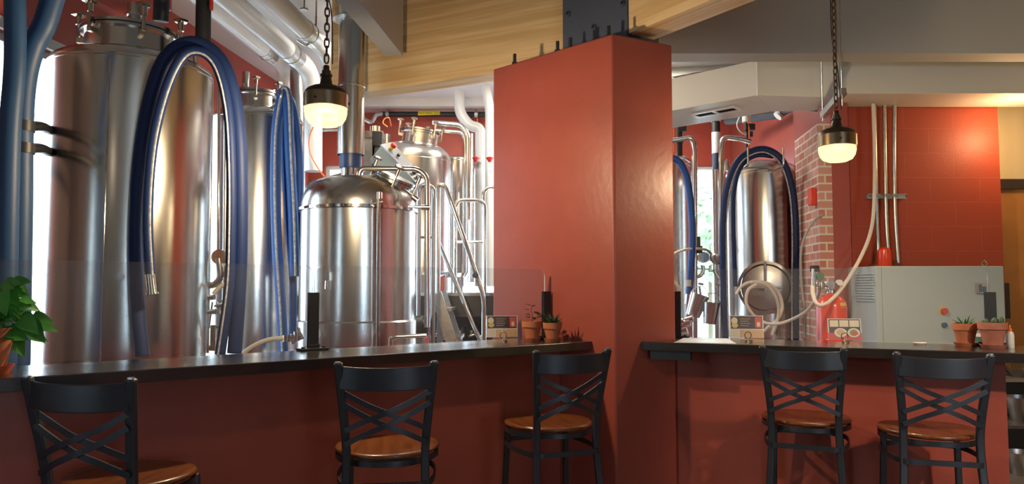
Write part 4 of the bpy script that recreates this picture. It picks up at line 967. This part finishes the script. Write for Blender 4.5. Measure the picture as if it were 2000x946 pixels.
# white box on the floor glimpsed through the gap
# gas cylinder
cyl_c = P(1624, 620, 5.35)
gcx = thing('gas_cylinder', 'glossy red gas cylinder with regulator behind the right bar menu card', 'cylinder', (cyl_c.x, cyl_c.y, 0))
zt = P(1624, 600, 5.25)[2]; zt2 = P(1624, 580, 5.3)[2]; rc = .105
MB().lathe([(rc * .96, .0), (rc, .03), (rc, zt), (rc * .93, zt + .03), (rc * .72, zt + .065), (rc * .4, zt2 + .015), (.03, zt2 + .03)], seg=48).build('bottle', redgl, gcx)
MB().lathe([(.034, zt2 + .02), (.034, zt2 + .05), (.02, zt2 + .055), (.02, zt2 + .09)], seg=20).cyl((-.03, 0, zt2 + .085), (.03, 0, zt2 + .085), .014, 12).build('neck_valve', brass_w, gcx)
zr = P(1600, 558, 5.3)[2]
MB().cyl((-.13, -.03, zr), (.02, -.03, zr), .012, 12).lathe([(.028, -.025), (.03, .0), (.028, .025)], (-.085, -.03, zr), 20).box((-.02, -.03, zr + .005), (.05, .05, .05)).build('regulator', brass_w, gcx)
MB().cyl((-.09, -.02, zr + .065), (-.09, -.045, zr + .065), .028, 24).cyl((-.09, -.033, zr + .02), (-.09, -.033, zr + .06), .006, 8).build('gauge', greenb, gcx)
MB().cyl((.055, .0, zr + .02), (.055, -.03, zr + .02), .022, 24).build('gauge', card_w, gcx)
MB().cyl((-.135, -.03, zr - .01), (-.135, -.03, zr + .12), .010, 12).cyl((-.135, -.03, zr - .01), (-.135, -.03, zr + .05), .014, 12).build('relief_tube', brass_w, gcx)
lbl = MB(); 
for k in range(6):
    a0 = -1.35 + k * .12; a1 = a0 + .12; z0 = zt - .005; z1 = zt + .03; r0 = rc * 1.004; r1_ = rc * .945
    lbl.add([(r0 * math.cos(a0), r0 * math.sin(a0), z0), (r0 * math.cos(a1), r0 * math.sin(a1), z0), (r1_ * math.cos(a1), r1_ * math.sin(a1), z1), (r1_ * math.cos(a0), r1_ * math.sin(a0), z1)], [(0, 1, 2, 3)])
lbl.build('label_sticker', card_y, gcx)
# cabinet
ca = P(1722, 520, 5.45); cb = P(1960, 520, 5.45)
cab = thing('metal_cabinet', 'large grey enamel chiller cabinet against the red block wall', 'cabinet', (ca.x, ca.y, 0))
cw = cb.x - ca.x; ch = ca.z
MB().lohi((0, 0, .05), (cw, .5, ch)).build('body', cabg, cab, smooth=False, bevel=.006)
MB().lohi((-.045, .0, .05), (-.002, .5, ch)).build('side_panel', cabg, cab, smooth=False, bevel=.004)
MB().lohi((.02, .03, 0), (cw - .02, .47, .05)).build('plinth', blackp, cab, smooth=False)
m = MB()
for k in range(11): m.lohi((-.058, .03, ch - .26 + k * .02), (-.045, .33, ch - .25 + k * .02))
m.build('vent_louvres', cabg, cab, smooth=False)
kz = lambda y: P(1840, y, 5.45)[2]; kx = lambda x: P(x, 600, 5.45).x - ca.x
MB().cyl((kx(1842), -.03, kz(608)), (kx(1842), 0, kz(608)), .022, 20).build('stop_button', redbtn, cab)
MB().cyl((kx(1842), -.004, kz(608)), (kx(1842), .002, kz(608)), .034, 20).build('button_collar', card_y, cab)
MB().cyl((kx(1842), -.02, kz(635)), (kx(1842), 0, kz(635)), .018, 20).build('start_button', bluebtn, cab)
MB().lohi((kx(1906), -.02, kz(574)), (kx(1927), 0, kz(553))).build('switch_plate', steel_s, cab, smooth=False, bevel=.004)
MB().lohi((kx(1911), -.028, kz(571)), (kx(1915), -.02, kz(556))).lohi((kx(1918), -.028, kz(571)), (kx(1923), -.02, kz(560))).build('switch_keys', bluebtn, cab, smooth=False)
MB().tube(cr([(kx(1934), .05, ch), (kx(1934) - .02, .05, ch + .02), (kx(1934), .05, ch + .045), (kx(1934) + .02, .05, ch + .02), (kx(1934) + .004, .05, ch)], 5), .004).build('lifting_eye', steel_s, cab)
# small red bottle standing on cabinet
rbp = P(1728, 517, 5.75)
o = thing('red_canister', 'glossy red rounded canister standing on the grey cabinet top', 'canister', (rbp.x, 5.75, ch))
MB().lathe([(.045, .002), (.05, .01), (.05, .11), (.046, .135), (.03, .15), (.001, .155)], seg=32).build('shell', redgl, o)
# conduits
for k, (pts, lab) in enumerate((([(1707, 196), (1709, 300), (1712, 420), (1716, 516)], 'galvanised conduit on the red block wall, leftmost of three'), ([(1727, 196), (1728, 300), (1731, 440), (1737, 516)], 'galvanised conduit on the red block wall, middle of three'), ([(1747, 196), (1746, 300), (1748, 420), (1754, 514)], 'galvanised conduit on the red block wall, rightmost of three'))):
    q = [P(x, y, 6.0) for x, y in pts]; q = cr(q, 6); root = q[0].copy()
    o = MB().tube([v - root for v in q], .016, 14).build('conduit', galv, ang=80); o.location = root; tag(o, lab, 'conduit')
a = P(1694, 384, 6.04); b = P(1770, 384, 6.04)
us = thing('strut_channel', 'short slotted steel strut clamping the three conduits to the wall', 'bracket', a)
MB().lohi((0, -.015, -.02), (b.x - a.x, .02, -.014)).lohi((0, -.015, .014), (b.x - a.x, .02, .02)).lohi((0, .014, -.014), (b.x - a.x, .02, .014)).build('channel', galv, us, smooth=False)
for x in (1712, 1731, 1748): q = P(x, 384, 5.99) - a; MB().lohi((q.x - .018, -.075, -.012), (q.x + .018, -.06, .012)).build('clamp', steel_d, us, smooth=False)
# wall fixtures on the brick pier
a = P(1602, 384, 5.98); tag(MB().box((2.44, 6.0, a.z), (.05, .07, .14)).build('fire_alarm', redgl, bevel=.006), 'small red fire alarm box high on the brick pier', 'alarm')
a = P(1602, 525, 5.95); tag(MB().box((2.43, 5.97, a.z), (.055, .05, .05)).build('wall_outlet', brown, bevel=.004), 'small dark fitting low on the brick pier edge', 'outlet')

# big duct, upper right
du = thing('air_duct', 'big white rectangular air duct under the drywall header at upper right', 'duct', (0, 5.8, 2.9)); d0 = du.location.copy()
zb_, zt_ = 2.92, 3.2
xm = P(1610, 170, 5.88).x
a1 = Pz(1480, 186, zb_); a0 = Pz(1300, 219, zb_); dv = (a1 - a0).normalized(); nv = Vector((-dv.y, dv.x, 0))
if nv.y < 0: nv = -nv
zlow = 2.86
def hexa(bot, top, mi=0):
    return MB().add([v - d0 for v in bot] + [v - d0 for v in top], [(3, 2, 1, 0), (4, 5, 6, 7), (0, 1, 5, 4), (1, 2, 6, 5), (2, 3, 7, 6), (3, 0, 4, 7)], mi)
V = lambda x, y, z: Vector((x, y, z))
a0 = a0 - dv * .9
w = .62
hexa([a0, a1, a1 + V(.30, .55, 0), a0 + nv * w], [V(p.x, p.y, zt_) for p in (a0, a1, a1 + V(.30, .55, 0), a0 + nv * w)]).build('branch', ductw, du, smooth=False, bevel=.004)
hexa([V(a1.x, a1.y, zb_), V(xm, 5.62, zb_ - .05), V(xm, 6.05, zb_ - .05), V(a1.x + .3, a1.y + .55, zb_)], [V(a1.x, a1.y, zt_), V(xm, 5.62, 3.22), V(xm, 6.05, 3.22), V(a1.x + .3, a1.y + .55, zt_)]).build('transition', ductw, du, smooth=False, bevel=.004)
hexa([V(xm, 5.62, zb_ - .02), V(4.99, 5.62, zb_ - .02), V(4.99, 6.05, zb_ - .02), V(xm, 6.05, zb_ - .02)], [V(xm, 5.62, 3.3), V(4.99, 5.62, 3.3), V(4.99, 6.05, 3.3), V(xm, 6.05, 3.3)]).build('main_run', ductw, du, smooth=False, bevel=.004)
# seam flanges
MB().box(V(a1.x, a1.y, (zb_ + zt_) / 2) - d0, (.012, .03, zt_ - zb_ + .01)).build('seam', ductw, du, smooth=False)
MB().box(V(xm, 5.615, 3.06) - d0, (.01, .012, .36)).build('seam', ductw, du, smooth=False)
# supply grille in the underside of the branch
ga = Pz(1398, 218, zb_ - .004); Mg = Matrix.Translation(ga - d0) @ Matrix.Rotation(math.atan2(dv.y, dv.x), 4, 'Z')
m = MB(); 
for (x0, y0, x1, y1) in ((-.21, -.08, .21, -.055), (-.21, .055, .21, .08), (-.21, -.055, -.185, .055), (.185, -.055, .21, .055), (-.012, -.055, .012, .055)): m.lohi((x0, y0, -.012), (x1, y1, .002))
m.v = [tuple(Mg @ Vector(v)) for v in m.v]; m.build('grille_frame', pvc, du, smooth=False)
m = MB()
for k in range(6): m.box((0, -.045 + k * .018, -.004), (.36, .010, .002), M=Matrix.Rotation(.5, 4, 'X'))
m.lohi((-.185, -.055, -.0005), (.185, .055, .002)); m.v = [tuple(Mg @ Vector(v)) for v in m.v]; m.build('grille_louvres', brown, du, smooth=False)
# round silver duct behind it
rd = tag(MB().tube([P(1290, 138, 6.9), P(1470, 128, 6.9)], .085, 24).cyl(P(1330, 120, 6.9), (P(1330, 120, 6.9).x, 6.9, CE), .006, 8).build('round_duct', steel_s), 'silver round duct glimpsed above the white air duct beside the pillar', 'duct')
pipe_thing('ceiling_beam_pipe', 'white flat ceiling pipe just below the drywall header', [(1300, 112, 7.2), (1470, 104, 7.2)], .05, pvc, 'pipe')
# hanger strut and rods
hs = thing('duct_hanger', 'steel strut on two thin rods under the duct behind the right lamp', 'hanger', P(1628, 200, 5.5)); h0 = hs.location.copy()
a = P(1607, 226, 5.55); b = P(1648, 178, 5.15)
MB().tube([a - h0, b - h0], 0, flat=(.04, .05), up=(0, 0, 1)).build('strut', galv, hs, smooth=False)
for q in (P(1607, 216, 5.52), P(1645, 185, 5.2)):
    MB().cyl((q.x - h0.x, q.y - h0.y, q.z - h0.z - .08), (q.x - h0.x, q.y - h0.y, CE - h0.z), .005, 8).build('threaded_rod', galv, hs)
bp_ = pipe_thing('black_pipe', 'black pipe with white tape crossing the red wall under the duct', [(1420, 236, 8.2), (1520, 224, 7.4), (1538, 212, 7.2), (1598, 208, 6.15)], .045, rubber, rad=.1)
a = P(1528, 218, 7.32); MB().cyl(a - bp_.location + Vector((-.05, -.0, -.05)), a - bp_.location + Vector((.05, 0, .05)), .048, 16).build('white_tape', pvc, bp_)

# ================================================================== THINGS ON THE BARS
def lathe_pot(o, r, h, m, saucer=True, rim=.035):
    MB().lathe([(r * .62, .012), (r * .66, .014), (r * .9, h - rim), (r, h - rim), (r * 1.04, h), (r * .94, h), (r * .90, h - rim), (r * .86, h - rim - .004)], seg=40, caps=False).lathe([(r * .62, .012), (.001, .012)], seg=40, caps=False).build('pot', m, o, ang=30)
    MB().lathe([(r * .885, h - .02), (r * .5, h - .014), (.001, h - .012)], seg=32, caps=False).build('soil', soil, o)
    if saucer: MB().lathe([(.001, 0), (r * .78, 0), (r * .95, .018), (r * .9, .018), (r * .74, .008), (.001, .008)], seg=40, caps=False).build('saucer', m, o)
def blade_leaf(mb, base, d, L, w, th=.006, bend=.3):
    d = Vector(d).normalized(); base = Vector(base); s = d.cross(Vector((0, 0, 1))); s = s.normalized() if s.length > .01 else Vector((1, 0, 0)); u = s.cross(d)
    pts = []; n = 5
    for i in range(n + 1):
        t = i / n; ww = w * (1 - t) ** .6 * (.75 + .25 * math.sin(t * PI)); c = base + d * L * t - Vector((0, 0, 1)) * bend * L * t * t
        pts += [c - s * ww / 2, c + u * th * (1 - t), c + s * ww / 2, c - u * th * (1 - t)]
    fs = []
    for i in range(n):
        for k in range(4): q = (k + 1) % 4; fs.append((i * 4 + k, i * 4 + q, (i + 1) * 4 + q, (i + 1) * 4 + k))
    fs.append((3, 2, 1, 0)); mb.add(pts, fs)
def oval_leaf(mb, base, d, L, w, nrm=None, heart=False, droop=.2):
    d = Vector(d).normalized(); base = Vector(base); nrm = Vector(nrm or (0, 0, 1)); s = d.cross(nrm); s = s.normalized() if s.length > .01 else Vector((1, 0, 0)); u = s.cross(d)
    n = 8; up_ = []; lo = []; vs = []
    for i in range(n + 1):
        t = i / n
        ww = w / 2 * (math.sin(PI * min(1, t * 1.02) ** (.55 if heart else .8)) ** .8 if 0 < t < 1 else .02)
        c = base + d * L * t - Vector((0, 0, 1)) * droop * L * t * t
        vs += [c + s * ww + u * ww * .25, c + u * .0, c - s * ww + u * ww * .25]
    m = len(vs); vs2 = [v - u * .0015 for v in vs]; fs = []
    for i in range(n):
        for k in (0, 1):
            a, b, c_, e = i * 3 + k, i * 3 + k + 1, (i + 1) * 3 + k + 1, (i + 1) * 3 + k
            fs.append((a, b, c_, e)); fs.append((m + e, m + c_, m + b, m + a))
    mb.add(vs + vs2, fs)
def succulent(o, z, n=16, L=.06, m=succ, spread=.9, name='leaves'):
    mb = MB()
    for k in range(n):
        a = k * 2.4; e = .35 + spread * (k / n); blade_leaf(mb, (math.cos(a) * .008, math.sin(a) * .008, z), (math.cos(a) * math.sin(e), math.sin(a) * math.sin(e), math.cos(e)), L * (.8 + .3 * random.random()), .014, .005, .05)
    mb.build(name, m, o)
def pot_at(px, ybase, rim_px, label, m=terra, h=None):
    b = Pz(px, ybase, ZBAR); r = rim_px / 2 / F * b.y; h = h or r * 1.9
    o = thing('potted_plant', label, 'potted plant', b); lathe_pot(o, r * .96, h, m); return o, r, h
o, r, h = pot_at(1039, 666, 40, 'terracotta pot with spindly pale jade sprig, left of the pair by the pillar')
m = MB(); st = MB()
sp_ = cr([(0, 0, h - .02), (.003, 0, h + .03), (-.006, 0, h + .07), (.0, -.01, h + .085)], 5); st.tube(sp_, .003, 6); st.tube(cr([(0, 0, h), (.025, 0, h + .02), (.04, 0, h + .035)], 4), .0025, 6); st.build('stem', stemm, o)
for (x, z, dx) in ((-.01, .035, -1), (.008, .05, 1), (-.012, .065, -1), (.0, .085, .6), (-.004, .088, -.6), (.015, .045, 1), (.03, .02, .8), (.042, .035, 1), (.04, .036, -.2), (.045, .025, .6), (.02, .012, -.4), (-.01, .02, -1)):
    oval_leaf(m, (x, 0, h + z), (dx, random.uniform(-.6, .6), .35), .04, .026)
m.build('leaves', succl, o)
o, r, h = pot_at(1079, 667, 38, 'terracotta pot with dark spiky succulent, right of the pair by the pillar')
succulent(o, h - .01, 22, .085, succ, .95)
oo = o
o, r, h = pot_at(1886, 676, 46, 'bright terracotta pot with small spiky plant on the right bar')
succulent(o, h - .015, 14, .075, mat('green_agave', (.05, .13, .05), .45, var=.3), .9)
o, r, h = pot_at(1940, 680, 52, 'pale dusty terracotta pot with low cactus near the bar end', terra2)
m = MB()
for (x, y, rr, hh) in ((-.03, 0, .014, .04), (-.045, .01, .012, .03), (.02, .01, .017, .045), (.04, -.01, .015, .05), (.03, .02, .013, .04)):
    m.lathe([(rr * .8, 0), (rr, hh * .4), (rr * .9, hh * .75), (rr * .5, hh * .95), (.001, hh)], (x, y, h - .02), 10)
m.build('cactus_columns', succ, o)
# pothos at left
pb = Pz(-14, 736, ZBAR) + nl * .12; pb.z = ZBAR
o = thing('pothos_plant', 'leafy green pothos in a terracotta pot at the far left end', 'potted plant', pb)
pr = .075; ph = .168
MB().lathe([(pr * .62, .02), (pr * .9, ph - .035), (pr, ph - .035), (pr * 1.05, ph), (pr * .95, ph), (pr * .9, ph - .04)], seg=40, caps=False).lathe([(pr * .62, .02), (.001, .02)], seg=40, caps=False).build('pot', terra, o)
MB().lathe([(pr * .9, ph - .02), (.001, ph - .015)], seg=30, caps=False).build('soil', soil, o)
MB().lathe([(.001, 0), (pr * .8, 0), (pr * 1.0, .03), (pr * .92, .03), (pr * .74, .012), (.001, .012)], seg=40, caps=False).build('saucer', mat('orange_saucer', (.5, .1, .04), .6), o)
lv = MB(); st = MB()
for k in range(60):
    a = random.uniform(-1.5, 1.9); e = random.uniform(.1, 1.5); R = random.uniform(.05, .145)
    tip = Vector((math.cos(a) * math.sin(e) * R * 1.0, math.sin(a) * math.sin(e) * R * .8, ph + .02 + R * math.cos(e) * 1.1 - (.10 * random.random() if e > .9 else 0)))
    st.tube(cr([(0, 0, ph - .02), tip * .5 + Vector((0, 0, ph * .5 + .04)), tip], 4), .002, 5)
    d = Vector((math.cos(a) * .9, math.sin(a) * .6, random.uniform(-.75, .45))); L = random.uniform(.065, .095)
    oval_leaf(lv, tip, d, L, L * .72, nrm=(random.uniform(-.5, .5), -.9, .7), heart=True, droop=.3)
lv.build('leaves', leafm, o); st.build('stems', mat('green_stem', (.08, .2, .04), .5), o)

def card(px, ybase, wpx, hpx, label, rz, style, lean=.12):
    b = Pz(px, ybase, ZBAR); k = b.y / F; w = wpx * k; hh = hpx * k * 1.02
    o = thing('menu_card', label, 'menu card', b, rz)
    M = Matrix.Rotation(-lean, 4, 'X')
    def bx(x0, z0, x1, z1, y, name, m_, ell=False):
        mb = MB()
        if ell:
            n = 24; cx, cz = (x0 + x1) / 2 * w - w / 2, (z0 + z1) / 2 * hh; rx, rz_ = (x1 - x0) / 2 * w, (z1 - z0) / 2 * hh
            vs = [(cx + rx * math.cos(2 * PI * i / n), y, cz + rz_ * math.sin(2 * PI * i / n)) for i in range(n)]; vs += [(v[0], y + .0006, v[2]) for v in vs]
            mb.add(vs, [tuple(range(n)), tuple(range(n, 2 * n))[::-1]] + [(i, (i + 1) % n, n + (i + 1) % n, n + i) for i in range(n)])
        else: mb.lohi((x0 * w - w / 2, y, z0 * hh), (x1 * w - w / 2, y + .0006, z1 * hh))
        mb.v = [tuple(M @ Vector(v)) for v in mb.v]; mb.build(name, m_, o, smooth=False)
    mb = MB().lohi((-w / 2, 0, 0), (w / 2, .003, hh)); mb.v = [tuple(M @ Vector(v)) for v in mb.v]; mb.build('card', card_w, o, smooth=False)
    MB().lohi((-w / 2, -.0, 0), (w / 2, .05, .003)).build('stand_foot', glassedge, o, smooth=False)
    if style == 1:
        bx(.04, .42, .97, .97, -.0012, 'dark_panel', card_d)
        bx(.05, .62, .24, .92, -.002, 'food_picture', card_c, True); bx(.06, .45, .25, .68, -.0024, 'food_picture', card_y, True)
        bx(.75, .46, .95, .93, -.002, 'food_picture', card_r); bx(.8, .5, .9, .72, -.0026, 'food_picture', card_c, True)
        for i in range(4): bx(.32, .84 - i * .1, .62 - .05 * (i % 2), .86 - i * .1, -.002, 'print_line', card_t)
        bx(.3, .02, .98, .36, -.0012, 'tan_band', card_t)
        bx(.1, .12, .24, .34, -.0014, 'print_box', card_c)
    else:
        bx(.03, .3, .97, .97, -.0012, 'dark_panel', card_d); bx(0, 0, 1, .34, -.0014, 'red_band', card_r)
        bx(.06, .62, .32, .92, -.002, 'print_box', card_c); bx(.35, .62, .62, .92, -.002, 'print_box', card_c); bx(.65, .62, .94, .92, -.002, 'print_box', card_c)
        bx(.18, .14, .56, .56, -.0022, 'plate_picture', card_w, True); bx(.58, .14, .95, .56, -.0022, 'plate_picture', card_w, True)
        bx(.25, .22, .5, .5, -.003, 'food_picture', card_t, True); bx(.64, .2, .88, .5, -.003, 'food_picture', card_g, True); bx(.7, .25, .9, .4, -.0036, 'food_picture', card_r, True)
    return o
card(981, 659, 62, 41, 'small menu card on the left bar beside the terracotta pots', rzl * .35, 1)
card(1459, 661, 64, 43, 'small menu card on the right bar behind a ring stand', rzr * .3, 1)
card(1651, 665, 62, 41, 'small menu card with two plate pictures before the red cylinder', rzr * .3, 2)
def ring_stand(px, yb, label):
    b = Pz(px, yb, ZBAR); o = thing('ring_stand', label, 'card holder', b)
    z = .038; MB().tube([(.019 * math.cos(t), 0, z + .019 * math.sin(t)) for t in [2 * PI * k / 20 for k in range(20)]], .0028, 8, closed=True).build('ring', brass, o)
    MB().lathe([(.001, 0), (.016, 0), (.015, .006), (.006, .01), (.004, .022)], seg=16).box((.014, -.008, .006), (.016, .010, .011), .5).box((-.013, -.006, .005), (.012, .009, .009), -.4).build('base', brass_w, o)
ring_stand(983, 668, 'little brass ring stand before the left bar menu card')
ring_stand(1461, 668, 'little brass ring stand before the right bar menu card, nearer the pillar')
ring_stand(1650, 670, 'little brass ring stand before the plate picture menu card')
# paper sheet
q = [Pz(1316, 670, ZBAR), Pz(1438, 672, ZBAR), Pz(1420, 662, ZBAR), Pz(1335, 661, ZBAR)]; q = [v + dr_ * .0 for v in q]; pc = sum(q, Vector()) / 4
m = MB().prism([(v.x - pc.x, v.y - pc.y) for v in q], .0005, .002); o = m.build('paper_sheet', paper, smooth=False); o.location = (pc.x, pc.y, ZBAR); tag(o, 'white paper sheet lying flat on the right bar near the pillar', 'paper')
b = Pz(1797, 673, ZBAR); o = MB().lathe([(.001, .0), (.03, 0), (.036, .009), (.034, .010), (.028, .004), (.001, .004)], seg=28, caps=False).build('white_dish', card_w); o.location = b; tag(o, 'small flat white dish lying on the right bar', 'dish')
b = Pz(1911, 668, ZBAR); o = thing('tin', 'small green and white tin between the two right terracotta pots', 'tin', b)
MB().lathe([(.022, 0), (.022, .03)], seg=24).build('green_body', greenb, o); MB().lathe([(.023, .03), (.021, .045), (.001, .05)], seg=24).build('white_lid', card_w, o)
b = Pz(1974, 680, ZBAR); o = thing('squeeze_bottle', 'milky white squeeze bottle at the right edge of the bar', 'bottle', b)
MB().lathe([(.001, 0), (.017, 0), (.018, .005), (.018, .07), (.012, .085)], seg=24).build('bottle', bottlem, o); MB().lathe([(.010, .085), (.010, .1), (.004, .102), (.003, .12)], seg=16).build('cap', orange, o)

# shelves beyond the end of the right half wall
sh = thing('shelf_unit', 'cluttered dark shelving beyond the right end of the red half wall', 'shelf', (3.3, 4.75, 0))
for z in (.25, .58, .86, 1.02): MB().lohi((-.35, -.2, z - .02), (1.2, .25, z)).build('shelf_board', mat('grey_shelf', (.12, .10, .08), .5), sh, smooth=False)
for x in (-.35, 1.18): MB().lohi((x, -.2, 0), (x + .02, -.18, 1.02)).lohi((x, .23, 0), (x + .02, .25, 1.02)).build('upright', blackm, sh, smooth=False)
MB().lohi((-.35, .25, 0), (1.2, .262, 1.02)).build('back_panel', brown, sh, smooth=False)
for (x, y, z, r, h, m_, n_, lab, c_) in ((-.1, -.08, .86, .12, .05, steel, 'steel_bowl', 'steel bowl on the upper shelf beyond the half wall', 'bowl'), (-.1, -.05, .58, .1, .15, steel_d, 'steel_pot', 'grey steel pot on the middle shelf beyond the half wall', 'pot'), (-.12, -.05, .25, .09, .14, steel_d, 'steel_pot', 'grey steel pot on the lowest shelf beyond the half wall', 'pot'), (.2, .0, 1.02, .03, .025, card_w, 'small_cup', 'small white cup on the top of the shelving', 'cup')):
    o = MB().lathe([(.001, 0), (r * .7, 0), (r, h), (r + .004, h), (r * .68, .004), (.001, .006)], seg=32, caps=False).build(n_, m_); o.location = (3.3 + x, 4.75 + y, z); tag(o, lab, c_)
o = MB().lohi((-.06, -.1, 0), (.2, .1, .12)).build('wooden_box', doorw, smooth=False, bevel=.004); o.location = (3.22, 4.85, .86); tag(o, 'brown wooden box beside the steel bowl on the upper shelf', 'box')

# outside
struct('ground_outside', MB().lohi((-40, 9.9, -.3), (40, 60, -.2)).lohi((-40, -10, -.3), (-6.1, 9.9, -.2)), gravel)
tb = MB()
for k in range(260):
    c = Vector((random.gauss(4.25, .22), random.gauss(16, .7), random.uniform(1.6, 3.6))); oval_leaf(tb, c, (random.uniform(-1, 1), random.uniform(-1, 1), random.uniform(-.6, .6)), .3, .18)
o = thing('garden_tree', 'sunlit small tree outside the narrow window right of the pillar', 'tree', (4.25, 16, -.2))
tb.v = [(v[0] - 4.25, v[1] - 16, v[2] + .2) for v in tb.v]; tb.build('foliage', foliage_m, o)
MB().cyl((0, 0, 0), (.03, 0, 2.9), .06, 12, r2=.03).build('trunk', stemm, o)

# small pieces belong to the part that carries them
NEST = {'clamp_knob': 'manway_lid', 'manway_door': 'manway_ring', 'manway_yoke': 'manway_ring', 'thumb_screw': 'band', 'soil': 'pot', 'print_line': 'dark_panel', 'food_picture': 'dark_panel', 'stop_button': 'button_collar', 'push_buttons': 'face_plate', 'selector_switch': 'face_plate', 'switch_keys': 'switch_plate', 'foot_screw': 'foot', 'dial': 'gauge', 'label_text': 'label_band', 'grille_louvres': 'grille_frame', 'post_cap': 'leg', 'handle_ring': 'barrel'}
for o in list(bpy.data.objects):
    k = o.name.split('.')[0]
    if o.parent and not o.parent.parent and k in NEST:
        c = [x for x in kids(o.parent) if x.name.split('.')[0] == NEST[k]]
        if k == 'post_cap':
            c = [x for x in c if x.data.vertices[-1].co.z > 1 and (x.data.vertices[-1].co.x > 0) == (o.data.vertices[0].co.x > 0)]
        if c: o.parent = c[0]
